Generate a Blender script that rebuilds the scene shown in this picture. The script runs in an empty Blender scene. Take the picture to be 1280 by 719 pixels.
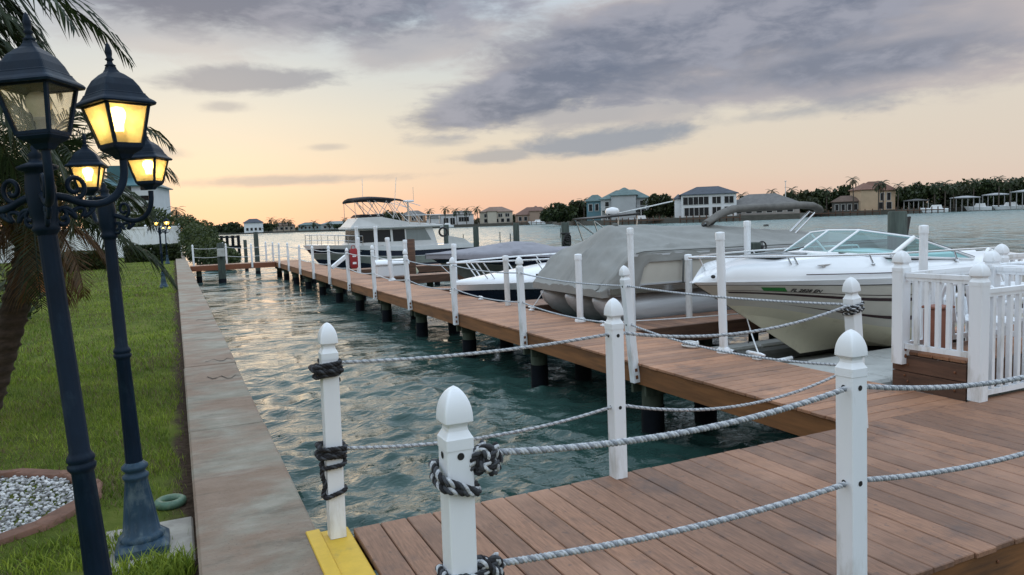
import bpy, bmesh, math, random
import numpy as np
from mathutils import Vector, Matrix
random.seed(7); rng = np.random.default_rng(7)
S = bpy.context.scene; COL = S.collection
rad = math.radians

# ---------------------------------------------------------------- camera
F = 918.7; HC = 1.55; YAW, PIT, ROL = rad(24.49), rad(5.16), rad(-2.09)
_f = Vector((math.sin(YAW)*math.cos(PIT), math.cos(YAW)*math.cos(PIT), -math.sin(PIT)))
_r = Vector((math.cos(YAW), -math.sin(YAW), 0)); _u = _r.cross(_f)
CR = _r*math.cos(ROL) + _u*math.sin(ROL); CU = -_r*math.sin(ROL) + _u*math.cos(ROL); CF = _f
cd = bpy.data.cameras.new('camera'); cam = bpy.data.objects.new('camera', cd); COL.objects.link(cam)
cd.sensor_width = 36; cd.lens = F/1280*36; cd.clip_start = .05; cd.clip_end = 9000
M3 = Matrix((CR, CU, -CF)).transposed()
cam.matrix_world = Matrix.Translation((0, 0, HC)) @ M3.to_4x4()
S.camera = cam
S.render.resolution_x = 1024; S.render.resolution_y = 575

def ray(px, py): return (CR*((px-640)/F) - CU*((py-359.5)/F) + CF)
def gy(px, py, Y): d = ray(px, py); return Vector((0, 0, HC)) + d*(Y/d.y)
def gz(px, py, z=0.): d = ray(px, py); return Vector((0, 0, HC)) + d*((z-HC)/d.z)
def gd(px, d, z=0.):      # ground position in the direction of a photo column at a distance
    v = ray(px, 270); h = Vector((v.x, v.y, 0)).normalized()*d; h.z = z; return h

# ---------------------------------------------------------------- view, world, sun
S.view_settings.view_transform = 'Standard'; S.view_settings.look = 'None'
S.view_settings.exposure = 0.0; S.view_settings.gamma = 1; S.view_settings.use_curve_mapping = False
S.cycles.max_bounces = 7; S.cycles.diffuse_bounces = 3; S.cycles.glossy_bounces = 3; S.cycles.transmission_bounces = 4
S.cycles.transparent_max_bounces = 10; S.cycles.caustics_reflective = False; S.cycles.caustics_refractive = False
S.cycles.sample_clamp_indirect = 6

SUN_AZ, SUN_EL = 2.0, 7.0          # degrees; azimuth measured from +Y towards +X
W = bpy.data.worlds.new('World'); S.world = W; W.use_nodes = True
def make_world():
    nt = W.node_tree; nt.nodes.clear(); N = nt.nodes.new; L = nt.links.new
    def M(op, a, b=None, c=None, clamp=False):
        n = N('ShaderNodeMath'); n.operation = op; n.use_clamp = clamp
        for i, v in enumerate((a, b, c)):
            if v is None: continue
            if isinstance(v, (int, float)): n.inputs[i].default_value = v
            else: L(v, n.inputs[i])
        return n.outputs[0]
    def smooth(x, lo, hi):
        n = N('ShaderNodeMapRange'); n.interpolation_type = 'SMOOTHSTEP'; L(x, n.inputs[0])
        n.inputs[1].default_value = lo; n.inputs[2].default_value = hi; return n.outputs[0]
    def mix(f, a, b):
        n = N('ShaderNodeMix'); n.data_type = 'RGBA'
        if isinstance(f, (int, float)): n.inputs[0].default_value = f
        else: L(f, n.inputs[0])
        for i, v in ((6, a), (7, b)):
            if isinstance(v, tuple): n.inputs[i].default_value = (*v, 1)
            else: L(v, n.inputs[i])
        return n.outputs[2]
    tc = N('ShaderNodeTexCoord'); sx = N('ShaderNodeSeparateXYZ'); L(tc.outputs['Generated'], sx.inputs[0])
    A = M('MULTIPLY', M('ARCTAN2', sx.outputs[0], sx.outputs[1]), 57.2958)
    E = M('MULTIPLY', M('ARCSINE', sx.outputs[2]), 57.2958)
    def noise(sa, se, off, detail=6, rough=.55, dist=0.):
        c = N('ShaderNodeCombineXYZ'); L(M('MULTIPLY', A, sa), c.inputs[0]); L(M('MULTIPLY', E, se), c.inputs[1]); c.inputs[2].default_value = off
        n = N('ShaderNodeTexNoise'); n.inputs['Scale'].default_value = 1; n.inputs['Detail'].default_value = detail
        n.inputs['Roughness'].default_value = rough; n.inputs['Distortion'].default_value = dist; L(c.outputs[0], n.inputs['Vector'])
        return M('SUBTRACT', n.outputs[0], .5)
    # clear sky by elevation; upper stops, out of view, brightened as added fill
    cr = N('ShaderNodeValToRGB'); L(M('DIVIDE', E, 90., clamp=True), cr.inputs[0])
    el = cr.color_ramp.elements
    stops = [(0, (.82, .49, .385)), (1.5, (.86, .55, .41)), (3.0, (.84, .635, .485)), (5.2, (.81, .69, .545)), (8., (.76, .715, .615)), (11, (.67, .695, .67)), (15, (.53, .605, .675)), (21, (.95, 1.03, 1.14)), (30, (1.25, 1.46, 1.68)), (90, (1.12, 1.38, 1.72))]
    for i, (p, c) in enumerate(stops):
        e = el[i] if i < 2 else el.new(p/90)
        e.position = p/90; e.color = (*c, 1)
    sky = cr.outputs[0]
    # warmth fades to the right (away from the sunset)
    az = smooth(M('ABSOLUTE', M('SUBTRACT', A, -2.)), 15., 75.)
    low = M('SUBTRACT', 1., smooth(E, 4., 14.))
    sky = mix(M('MULTIPLY', M('MULTIPLY', az, low), .75), sky, (.72, .645, .575))
    n1 = noise(.10, .27, 1.3, 8, .6, .4); n2 = noise(.30, .75, 7.7, 7, .6, .3); n3 = noise(.055, .16, 4.1, 4, .5)
    n4 = noise(.16, .62, 12.4, 8, .62, .5); nn = M('ADD', M('ADD', M('MULTIPLY', n1, .62), M('MULTIPLY', n2, .36)), M('MULTIPLY', n4, .40))
    def blob(a0, e0, ra, re, th=0., amp=1.2, soft=.55, op=1.):
        da = M('SUBTRACT', A, a0); de = M('SUBTRACT', E, e0); c, s = math.cos(rad(th)), math.sin(rad(th))
        u = M('DIVIDE', M('ADD', M('MULTIPLY', da, c), M('MULTIPLY', de, s)), ra)
        v = M('DIVIDE', M('SUBTRACT', M('MULTIPLY', de, c), M('MULTIPLY', da, s)), re)
        m = M('SUBTRACT', 1., M('SQRT', M('ADD', M('MULTIPLY', u, u), M('MULTIPLY', v, v))))
        return M('MULTIPLY', smooth(M('ADD', m, M('MULTIPLY', nn, amp)), 0., soft), op)
    def union(*b):
        r = b[0]
        for x in b[1:]: r = M('MAXIMUM', r, x)
        return r
    light = union(blob(46, 11.2, 31, 5.0, -1, 1.3, .42, .97), blob(33, 8.2, 17, 2.2, 1, 2., .6, .7), blob(19, 13.4, 9, 2.2, 8, 2., .6, .7), blob(50, 13.6, 30, 5.6, 0, 1.3, .45, .96), blob(2, 14., 14, 2.4, 0, 2., .6, .5))
    dark = union(blob(6, 17.3, 24, 4.0, -2, 1.7, .45, .97), blob(40, 13.0, 21, 4.4, 5, 1.9, .6, .85), blob(52, 16.5, 20, 3.2, -4, 1.9, .7, .7), blob(26, 9.6, 12, 2.4, 13, 1.8, .5, .95), blob(50, 9.9, 18, 1.8, 0, 2.2, .7, .7))
    thin = union(blob(31.5, 5.7, 12., 1.3, 3, 2.0, .6, .95), blob(24, 5.1, 6., .8, 2, 2.2, .6, .7), blob(6.6, 10.7, 7.2, 1.2, 4, 2.2, .6, .95), blob(8, 3.6, 13.5, .55, 1, 2.2, .9, .75), blob(-1, 5.6, 3.2, .6, 0, 2.2, .8, .6),
                 blob(19, 6.3, 4., .7, 0, 2.4, .9, .55), blob(46, 7.0, 12., .9, 3, 2.4, .9, .5), blob(4, 8.8, 2.2, .55, 0, 2., .8, .6), blob(11, 6., 2.2, .4, 0, 2., .8, .5))
    tone = smooth(n3, -.13, .13)
    sky = mix(light, sky, mix(tone, (.35, .35, .405), (.53, .475, .475)))
    sky = mix(dark, sky, mix(smooth(M('ADD', M('ADD', n2, n3), M('MULTIPLY', n4, .5)), -.20, .20), (.15, .18, .258), (.32, .338, .415)))
    sky = mix(thin, sky, (.31, .34, .40))
    # scattered high cloud over the part of the sky the photograph does not see
    hi = M('MULTIPLY', smooth(noise(.06, .09, 9.1, 5), -.02, .16), smooth(E, 20., 34.))
    sky = mix(M('MULTIPLY', hi, .5), sky, (.62, .66, .76))
    ns = N('ShaderNodeTexSky'); ns.sky_type = 'NISHITA'; ns.sun_disc = False
    ns.sun_elevation = rad(SUN_EL); ns.sun_rotation = rad(SUN_AZ)
    sc = N('ShaderNodeVectorMath'); sc.operation = 'SCALE'; L(sky, sc.inputs[0]); sc.inputs['Scale'].default_value = 9.4
    s2 = N('ShaderNodeVectorMath'); s2.operation = 'SCALE'; L(ns.outputs[0], s2.inputs[0]); s2.inputs['Scale'].default_value = .06
    ad = N('ShaderNodeVectorMath'); L(sc.outputs[0], ad.inputs[0]); L(s2.outputs[0], ad.inputs[1])
    bg = N('ShaderNodeBackground'); L(ad.outputs[0], bg.inputs[0]); bg.inputs[1].default_value = .1
    out = N('ShaderNodeOutputWorld'); L(bg.outputs[0], out.inputs[0])
make_world()
sl = bpy.data.lights.new('sun', 'SUN'); sl.energy = .45; sl.angle = rad(45); sl.color = (1, .78, .55)
so = bpy.data.objects.new('sun', sl); COL.objects.link(so)
sd = Vector((math.sin(rad(SUN_AZ))*math.cos(rad(SUN_EL)), math.cos(rad(SUN_AZ))*math.cos(rad(SUN_EL)), math.sin(rad(SUN_EL))))
so.rotation_euler = sd.to_track_quat('Z', 'Y').to_euler()

# ---------------------------------------------------------------- helpers
class MB:
    def __init__(s): s.v = []; s.f = []; s.sm = []; s.mi = []
    def add(s, vs, fs, smooth=False, mi=0):
        b = len(s.v); s.v += [tuple(p) for p in vs]
        for q in fs: s.f.append(tuple(i+b for i in q)); s.sm.append(smooth); s.mi.append(mi)
        return s
    def box(s, x0, y0, z0, x1, y1, z1, bev=0., mat=None, mi=0):
        if bev <= 0:
            vs = [(x, y, z) for z in (z0, z1) for y in (y0, y1) for x in (x0, x1)]
            fs = [(0, 2, 3, 1), (4, 5, 7, 6), (0, 1, 5, 4), (2, 6, 7, 3), (0, 4, 6, 2), (1, 3, 7, 5)]
        else:
            b = min(bev, (x1-x0)*.45, (y1-y0)*.45, (z1-z0)*.45)
            bm = bmesh.new(); bmesh.ops.create_cube(bm, size=1)
            for q in bm.verts: q.co = Vector(((x0+x1)/2+q.co.x*(x1-x0), (y0+y1)/2+q.co.y*(y1-y0), (z0+z1)/2+q.co.z*(z1-z0)))
            bmesh.ops.bevel(bm, geom=bm.edges[:], offset=b, segments=1, affect='EDGES', profile=.5)
            vs = [q.co.copy() for q in bm.verts]; bm.verts.index_update(); fs = [[q.index for q in g.verts] for g in bm.faces]; bm.free()
        if mat is not None: vs = [mat @ Vector(p) for p in vs]
        return s.add(vs, fs, False, mi)
    def tube(s, pts, r, n=8, cap=True, mi=0, smooth=True, up=None):
        P = [Vector(p) for p in pts]; k = len(P)
        R = r if isinstance(r, (list, tuple)) else [r]*k
        T = [((P[min(i+1, k-1)]-P[max(i-1, 0)]).normalized()) for i in range(k)]
        a = Vector(up) if up else (Vector((0, 0, 1)) if abs(T[0].z) < .9 else Vector((1, 0, 0)))
        nv = (a - T[0]*a.dot(T[0])).normalized(); vs = []
        for i in range(k):
            nv = (nv - T[i]*nv.dot(T[i])); nv = nv.normalized() if nv.length > 1e-9 else Vector((1, 0, 0)); bv = T[i].cross(nv)
            for j in range(n):
                t = 2*math.pi*j/n; vs.append(P[i] + (nv*math.cos(t)+bv*math.sin(t))*R[i])
        fs = [(i*n+j, i*n+(j+1) % n, (i+1)*n+(j+1) % n, (i+1)*n+j) for i in range(k-1) for j in range(n)]
        s.add(vs, fs, smooth, mi)
        if cap: s.add(vs[:n], [tuple(range(n))[::-1]], False, mi); s.add(vs[-n:], [tuple(range(n))], False, mi)
        return s
    def bar(s, a, b, w, h, mi=0):       # rectangular bar from a to b
        a, b = Vector(a), Vector(b); t = (b-a).normalized(); up = Vector((0, 0, 1)) if abs(t.z) < .95 else Vector((0, 1, 0))
        x = t.cross(up).normalized(); y = x.cross(t)
        vs = [p + x*sx*w/2 + y*sy*h/2 for p in (a, b) for sx, sy in ((-1, -1), (1, -1), (1, 1), (-1, 1))]
        return s.add(vs, [(3, 2, 1, 0), (4, 5, 6, 7), (0, 1, 5, 4), (1, 2, 6, 5), (2, 3, 7, 6), (3, 0, 4, 7)], False, mi)
    def lathe(s, prof, n=24, o=(0, 0, 0), fl=None, mi=0, smooth=True, cap=True):   # prof: (r, z); fl(j, i) scales radius
        vs = []
        for i, (r, z) in enumerate(prof):
            for j in range(n):
                t = 2*math.pi*j/n; q = r*(fl(t, z) if fl else 1); vs.append((o[0]+q*math.cos(t), o[1]+q*math.sin(t), o[2]+z))
        k = len(prof)
        s.add(vs, [(i*n+j, i*n+(j+1) % n, (i+1)*n+(j+1) % n, (i+1)*n+j) for i in range(k-1) for j in range(n)], smooth, mi)
        if cap: s.add(vs[:n], [tuple(range(n))[::-1]], False, mi); s.add(vs[-n:], [tuple(range(n))], False, mi)
        return s
    def loft(s, secs, closed=True, smooth=True, mi=0, cap=True):
        n = len(secs[0]); vs = [p for q in secs for p in q]; m = n if closed else n-1
        s.add(vs, [(i*n+j, i*n+(j+1) % n, (i+1)*n+(j+1) % n, (i+1)*n+j) for i in range(len(secs)-1) for j in range(m)], smooth, mi)
        if cap and closed: s.add(secs[0], [tuple(range(n))[::-1]], False, mi); s.add(secs[-1], [tuple(range(n))], False, mi)
        return s
    def ring(s, c, R, r, n=20, m=8, mi=0, axis='Z'):
        vs = []
        for i in range(n):
            a = 2*math.pi*i/n
            for j in range(m):
                b = 2*math.pi*j/m; x, y, z = (R+r*math.cos(b))*math.cos(a), (R+r*math.cos(b))*math.sin(a), r*math.sin(b)
                if axis == 'X': x, y, z = z, x, y
                if axis == 'Y': x, y, z = x, z, y
                vs.append((c[0]+x, c[1]+y, c[2]+z))
        return s.add(vs, [(i*m+j, ((i+1) % n)*m+j, ((i+1) % n)*m+(j+1) % m, i*m+(j+1) % m) for i in range(n) for j in range(m)], True, mi)
    def ball(s, c, r, sc=(1, 1, 1), n=12, m=8, mi=0):
        vs = []
        for i in range(m+1):
            b = math.pi*i/m
            for j in range(n):
                a = 2*math.pi*j/n; vs.append((c[0]+r*sc[0]*math.sin(b)*math.cos(a), c[1]+r*sc[1]*math.sin(b)*math.sin(a), c[2]+r*sc[2]*math.cos(b)))
        return s.add(vs, [(i*n+j, (i+1)*n+j, (i+1)*n+(j+1) % n, i*n+(j+1) % n) for i in range(m) for j in range(n)], True, mi)
    def mesh(s, name, mats):
        me = bpy.data.meshes.new(name); me.from_pydata(s.v, [], s.f)
        me.polygons.foreach_set('use_smooth', s.sm); me.polygons.foreach_set('material_index', s.mi)
        for m in (mats if isinstance(mats, (list, tuple)) else [mats]): me.materials.append(m)
        me.update(); return me
    def build(s, name, mats, parent=None, loc=None):
        o = bpy.data.objects.new(name, s.mesh(name, mats)); COL.objects.link(o)
        if parent: o.parent = parent
        if loc is not None: o.location = loc
        return o
def tag(o, label=None, cat=None, group=None, kind=None):
    if label: o['label'] = label
    if cat: o['category'] = cat
    if group: o['group'] = group
    if kind: o['kind'] = kind
    return o
def empty(name, loc=(0, 0, 0), label=None, cat=None, group=None, rz=0., parent=None):
    o = bpy.data.objects.new(name, None); COL.objects.link(o); o.location = loc; o.rotation_euler = (0, 0, rz); o.empty_display_size = .1
    if parent: o.parent = parent
    return tag(o, label, cat, group)
def dup(o, parent=None, mats=None):
    c = o.copy(); COL.objects.link(c)
    if parent: c.parent = parent
    for ch in o.children: dup(ch, c)
    return c
ORD = ['first', 'second', 'third', 'fourth', 'fifth', 'sixth', 'seventh', 'eighth', 'ninth', 'tenth', 'eleventh', 'twelfth', 'thirteenth', 'fourteenth', 'fifteenth', 'sixteenth', 'seventeenth', 'eighteenth', 'nineteenth', 'twentieth']

# ---------------------------------------------------------------- materials
def nodes(name):
    m = bpy.data.materials.new(name); m.use_nodes = True; nt = m.node_tree; b = nt.nodes['Principled BSDF']; return m, nt, b
def ramp(nt, fac, stops):
    c = nt.nodes.new('ShaderNodeValToRGB'); el = c.color_ramp.elements
    for i, (p, col) in enumerate(stops):
        e = el[i] if i < 2 else el.new(p)
        e.position = p; e.color = (*col, 1)
    nt.links.new(fac, c.inputs[0]); return c.outputs[0]
def nz(nt, scale, detail=4, rough=.55, vec=(1, 1, 1), coord='Object', dist=0., off=(0, 0, 0)):
    tc = nt.nodes.new('ShaderNodeTexCoord'); mp = nt.nodes.new('ShaderNodeMapping'); mp.inputs['Scale'].default_value = vec; mp.inputs['Location'].default_value = off
    n = nt.nodes.new('ShaderNodeTexNoise'); n.inputs['Scale'].default_value = scale; n.inputs['Detail'].default_value = detail
    n.inputs['Roughness'].default_value = rough; n.inputs['Distortion'].default_value = dist
    nt.links.new(tc.outputs[coord], mp.inputs[0]); nt.links.new(mp.outputs[0], n.inputs['Vector']); return n.outputs[0]
def mixc(nt, f, a, b, mode='MIX'):
    n = nt.nodes.new('ShaderNodeMix'); n.data_type = 'RGBA'; n.blend_type = mode
    if isinstance(f, (int, float)): n.inputs[0].default_value = f
    else: nt.links.new(f, n.inputs[0])
    for i, v in ((6, a), (7, b)):
        if isinstance(v, tuple): n.inputs[i].default_value = (*v, 1)
        else: nt.links.new(v, n.inputs[i])
    return n.outputs[2]
def bump(nt, b, h, strength, dist=.01):
    n = nt.nodes.new('ShaderNodeBump'); n.inputs['Strength'].default_value = strength; n.inputs['Distance'].default_value = dist
    nt.links.new(h, n.inputs['Height']); nt.links.new(n.outputs[0], b.inputs['Normal'])
def mth(nt, op, a, c=None):
    n = nt.nodes.new('ShaderNodeMath'); n.operation = op
    for i, v in enumerate((a, c)):
        if v is None: continue
        if isinstance(v, (int, float)): n.inputs[i].default_value = v
        else: nt.links.new(v, n.inputs[i])
    return n.outputs[0]
def plain(name, col, rough=.6, var=.18, scale=6., metal=0., bmp=.0, bscale=40., vec=(1, 1, 1), dirt=None, dscale=3., dlo=.55, dhi=.75, coat=0., spec=.5):
    m, nt, b = nodes(name)
    f = nz(nt, scale, 5, .6, vec)
    lo = tuple(max(0, c*(1-var)) for c in col); hi = tuple(min(1, c*(1+var)) for c in col)
    c = ramp(nt, f, [(.3, lo), (.7, hi)])
    if dirt:
        g = nz(nt, dscale, 6, .65, vec, off=(3.1, 1.7, .4)); gm = ramp(nt, g, [(dlo, (0, 0, 0)), (dhi, (1, 1, 1))]); c = mixc(nt, gm, c, dirt)
    nt.links.new(c, b.inputs['Base Color'])
    b.inputs['Roughness'].default_value = rough; b.inputs['Metallic'].default_value = metal; b.inputs['Coat Weight'].default_value = coat
    b.inputs['Specular IOR Level'].default_value = spec
    if bmp: bump(nt, b, nz(nt, bscale, 4, .6, vec), bmp, .004)
    return m
def plankmat(name, dark, light, axis, rough=.62, stain=(.07, .05, .045)):
    m, nt, b = nodes(name)
    v = (1.2, 14, 14) if axis == 'X' else (14, 1.2, 14)
    g = nz(nt, 6, 6, .65, v, dist=.4)
    geo = nt.nodes.new('ShaderNodeNewGeometry')
    isl = geo.outputs['Random Per Island']
    c = ramp(nt, g, [(.3, dark), (.7, light)])
    sh = ramp(nt, isl, [(0, (.70, .70, .72)), (.5, (1., .98, .97)), (1, (1.25, 1.2, 1.14))])
    c = mixc(nt, 1., c, sh, 'MULTIPLY')
    st = ramp(nt, nz(nt, 2.3, 7, .7, (1, 1, 1), off=(2, 5, 0)), [(.53, (0, 0, 0)), (.68, (1, 1, 1))])
    c = mixc(nt, mth(nt, 'MULTIPLY', st, .62), c, stain)
    sp = ramp(nt, nz(nt, 22, 3, .6, (1, 1, 1)), [(.62, (0, 0, 0)), (.69, (1, 1, 1))])
    c = mixc(nt, mth(nt, 'MULTIPLY', sp, .6), c, stain)
    wr = ramp(nt, nz(nt, 1.1, 4, .6, (1, 1, 1), off=(9, 2, 0)), [(.5, (0, 0, 0)), (.72, (1, 1, 1))])
    c = mixc(nt, mth(nt, 'MULTIPLY', wr, .45), c, tuple(min(1, q*1.45+.03) for q in light))
    nt.links.new(c, b.inputs['Base Color']); b.inputs['Roughness'].default_value = rough
    bump(nt, b, nz(nt, 18, 5, .6, v), .35, .003)
    return m
M = {}
M['pvc'] = plain('white_vinyl', (.80, .835, .87), .38, .04, 3, dirt=(.40, .385, .33), dscale=6, dlo=.52, dhi=.80, vec=(1, 1, .3))
M['pvc_old'] = plain('worn_white_pipe', (.68, .70, .70), .45, .06, 3, dirt=(.36, .37, .34), dscale=5, dlo=.5, dhi=.75, vec=(1, 1, .4))
M['hole'] = plain('dark_hole', (.012, .012, .012), .8)
M['rust'] = plain('rusty_bolt', (.16, .06, .025), .8, .3, 60)
M['deck_y'] = plankmat('brown_decking_platform', (.142, .072, .043), (.298, .160, .097), 'Y')
M['deck_x'] = plankmat('brown_decking_walkway', (.228, .113, .064), (.40, .208, .118), 'X')
M['fascia'] = plain('stained_timber', (.20, .085, .028), .65, .35, 5, bmp=.3, bscale=30, vec=(.25, .25, 3), dirt=(.06, .03, .015), dscale=3)
M['oldwood'] = plain('dark_brown_timber', (.10, .05, .03), .75, .4, 6, bmp=.4, bscale=25, vec=(.3, .3, 3), dirt=(.03, .018, .012))
M['pile'] = plain('black_pile_wrap', (.007, .009, .013), .6, .3, 6, spec=.15)
M['pilecap'] = plain('greenish_treated_timber', (.055, .072, .05), .8, .3, 7, bmp=.4, bscale=30, vec=(2, 2, .4))
M['greenpile'] = plain('grey_green_piling', (.050, .066, .056), .85, .35, 6, bmp=.5, bscale=25, vec=(3, 3, .3), dirt=(.02, .024, .02))
M['rope_l'] = plain('pale_rope_strand', (.56, .585, .61), .85, .22, 150, bmp=.8, bscale=500, dirt=(.22, .235, .26), dscale=60, dlo=.5, dhi=.7)
M['rope_d'] = plain('grey_rope_strand', (.25, .27, .30), .85, .3, 150, bmp=.6, bscale=500)
M['rope_k'] = plain('black_rope_strand', (.014, .014, .017), .85, .4, 150, bmp=.6, bscale=500)
M['rope_m'] = plain('dark_grey_rope_strand', (.055, .06, .07), .85, .4, 150, bmp=.6, bscale=500)
M['line'] = plain('thin_white_line', (.62, .64, .65), .8, .1, 60)
M['lampmetal'] = plain('blue_black_painted_iron', (.0045, .013, .027), .5, .3, 9, bmp=.15, bscale=60, dirt=(.022, .042, .062), dscale=9, dlo=.56, dhi=.80, vec=(1, 1, .5), spec=.14)
M['lampbase'] = plain('worn_blue_painted_iron', (.022, .052, .085), .5, .25, 12, bmp=.25, bscale=60, dirt=(.11, .15, .165), dscale=11, dlo=.5, dhi=.72, vec=(1, 1, .6), spec=.25)
M['concrete'] = plain('pale_concrete', (.33, .31, .27), .85, .2, 8, bmp=.5, bscale=60, dirt=(.18, .16, .13))
M['grey_float'] = plain('grey_float_plastic', (.42, .43, .41), .7, .12, 4, bmp=.2, bscale=30, dirt=(.24, .24, .22), dscale=5)
M['yellow'] = plain('yellow_safety_paint', (.62, .40, .035), .6, .08, 14, bmp=.3, bscale=60, dirt=(.36, .25, .06), dscale=8, dlo=.58, dhi=.8)
M['gel'] = plain('white_gelcoat', (.78, .80, .82), .22, .03, 2, coat=.4)
M['cruiser_white'] = plain('aged_white_gelcoat', (.56, .575, .57), .35, .08, 2)
M['taupe'] = plain('taupe_hull_paint', (.62, .59, .52), .3, .06, 2, coat=.3)
M['cream'] = plain('cream_hull_bottom', (.74, .69, .52), .4, .06, 3, dirt=(.50, .45, .30), dscale=2)
M['maroon'] = plain('dark_maroon_stripe', (.035, .012, .014), .4)
M['black'] = plain('black_plastic', (.012, .012, .013), .5)
M['navy'] = plain('navy_hull_paint', (.010, .014, .034), .25, .2, 3, coat=.3)
M['steel'] = plain('stainless_rail', (.62, .63, .64), .22, .05, 20, metal=1.)
M['alu'] = plain('brushed_aluminium', (.52, .54, .56), .42, .1, 8, metal=.25, vec=(.2, 3, 3))
M['cover'] = plain('grey_canvas_cover', (.25, .253, .24), .9, .08, 3, bmp=.5, bscale=9, dirt=(.22, .22, .205), dscale=2.2)
M['cover_d'] = plain('dark_grey_mesh_fabric', (.11, .115, .108), .9, .12, 6)  # dark grey fabric of the bunks, straps, pole caps and seam
M['cover_l'] = plain('lavender_grey_canvas', (.25, .25, .28), .88, .1, 4, bmp=.3, bscale=300, dirt=(.16, .16, .18), dscale=2)
M['canvas_k'] = plain('black_canvas', (.014, .013, .016), .85)
M['redbag'] = plain('red_fabric', (.30, .02, .025), .7, .2, 10)
M['redwood'] = plain('reddish_painted_box', (.27, .105, .066), .6, .15, 8)
M['green_paint'] = plain('green_plastic', (.075, .15, .10), .55, .25, 25, dirt=(.17, .22, .15), dscale=20)
M['greensticker'] = plain('green_sticker', (.02, .20, .03), .5)
M['terracotta'] = plain('terracotta', (.36, .13, .06), .8, .15, 10)
M['stone'] = plain('brown_edging_stone', (.17, .088, .06), .9, .3, 10, bmp=.7, bscale=25)
M['pebble'] = None
M['bark'] = plain('palm_bark', (.05, .034, .024), .95, .45, 14, bmp=.9, bscale=24, vec=(1, 1, 2.4))
M['treebark'] = plain('grey_bark', (.075, .06, .048), .95, .3, 10)
M['dirt'] = plain('bare_soil', (.06, .042, .03), 1., .4, 14, bmp=.6, bscale=40)
def leafmat(name, lo, hi, tr=.25, rough=.55):
    m, nt, b = nodes(name)
    geo = nt.nodes.new('ShaderNodeNewGeometry'); c = ramp(nt, geo.outputs['Random Per Island'], [(0, lo), (.5, tuple((a+d)/2 for a, d in zip(lo, hi))), (1, hi)])
    nt.links.new(c, b.inputs['Base Color']); b.inputs['Roughness'].default_value = rough; b.inputs['Specular IOR Level'].default_value = .3
    t = nt.nodes.new('ShaderNodeBsdfTranslucent'); nt.links.new(c, t.inputs[0]); ms = nt.nodes.new('ShaderNodeMixShader'); ms.inputs[0].default_value = tr
    nt.links.new(b.outputs[0], ms.inputs[1]); nt.links.new(t.outputs[0], ms.inputs[2]); nt.links.new(ms.outputs[0], nt.nodes['Material Output'].inputs[0]); return m
M['palmleaf'] = leafmat('palm_leaflets', (.011, .022, .008), (.036, .054, .018))
M['palmdry'] = leafmat('dry_palm_leaflets', (.075, .038, .015), (.15, .085, .035))
M['boots'] = leafmat('palm_fibre_boots', (.10, .06, .02), (.22, .15, .05))
M['leaf'] = leafmat('dark_leaves', (.012, .022, .008), (.045, .065, .02))
M['leaf2'] = leafmat('mangrove_leaves', (.018, .034, .010), (.075, .098, .030))
M['leaf3'] = leafmat('olive_leaves', (.018, .026, .012), (.052, .062, .026))
M['grass'] = leafmat('grass_blades', (.082, .140, .014), (.27, .345, .05), .3, .6)
def patchy(m):
    nt = m.node_tree; b = nt.nodes['Principled BSDF']; l = b.inputs['Base Color'].links[0]; src = l.from_socket
    f = ramp(nt, nz(nt, .9, 5, .65, off=(4, 1, 0)), [(.32, (.55, .62, .6)), (.5, (1., 1., 1.)), (.70, (1.5, 1.38, 1.2))]); c = mixc(nt, 1., src, f, 'MULTIPLY')
    for n in nt.nodes:
        if n.type in ('BSDF_PRINCIPLED', 'BSDF_TRANSLUCENT'): nt.links.new(c, n.inputs[0])
patchy(M['grass'])
M['drygrass'] = leafmat('dry_thatch', (.11, .085, .045), (.24, .19, .11), .2, .8)
def glassmat(name, tint, gl=.12, rough=.03):
    m, nt, b = nodes(name); nt.nodes.remove(b)
    t = nt.nodes.new('ShaderNodeBsdfTransparent'); t.inputs[0].default_value = (*tint, 1)
    g = nt.nodes.new('ShaderNodeBsdfGlossy'); g.inputs['Roughness'].default_value = rough
    fr = nt.nodes.new('ShaderNodeLayerWeight'); fr.inputs[0].default_value = .5
    f2 = mth(nt, 'ADD', mth(nt, 'MULTIPLY', mth(nt, 'POWER', fr.outputs['Facing'], 4.), .6), gl+.04); ms = nt.nodes.new('ShaderNodeMixShader'); nt.links.new(f2, ms.inputs[0])
    nt.links.new(t.outputs[0], ms.inputs[1]); nt.links.new(g.outputs[0], ms.inputs[2]); nt.links.new(ms.outputs[0], nt.nodes['Material Output'].inputs[0]); return m
M['tint'] = glassmat('teal_windshield_glass', (.33, .60, .60), .02)
M['winglass'] = plain('dark_window_glass', (.012, .015, .018), .25, .2, 2, spec=.25)
def lampglass(name, col, tr, cloud):
    m, nt, b = nodes(name); nt.nodes.remove(b)
    d = nt.nodes.new('ShaderNodeBsdfTranslucent'); d.inputs[0].default_value = (*col, 1)
    t = nt.nodes.new('ShaderNodeBsdfTransparent'); t.inputs[0].default_value = (min(1, col[0]*1.15), min(1, col[1]*1.15), min(1, col[2]*1.15), 1)
    ms = nt.nodes.new('ShaderNodeMixShader')
    f = ramp(nt, nz(nt, 14, 4, .6), [(.3, (cloud-.12,)*3), (.7, (cloud+.12,)*3)]); nt.links.new(f, ms.inputs[0])
    g = nt.nodes.new('ShaderNodeBsdfGlossy'); g.inputs['Roughness'].default_value = .12; m2 = nt.nodes.new('ShaderNodeMixShader'); m2.inputs[0].default_value = .05
    nt.links.new(t.outputs[0], ms.inputs[1]); nt.links.new(d.outputs[0], ms.inputs[2])
    nt.links.new(ms.outputs[0], m2.inputs[1]); nt.links.new(g.outputs[0], m2.inputs[2]); nt.links.new(m2.outputs[0], nt.nodes['Material Output'].inputs[0]); return m
M['amber'] = lampglass('amber_lantern_glass', (.97, .77, .42), 0, .46)
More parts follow.
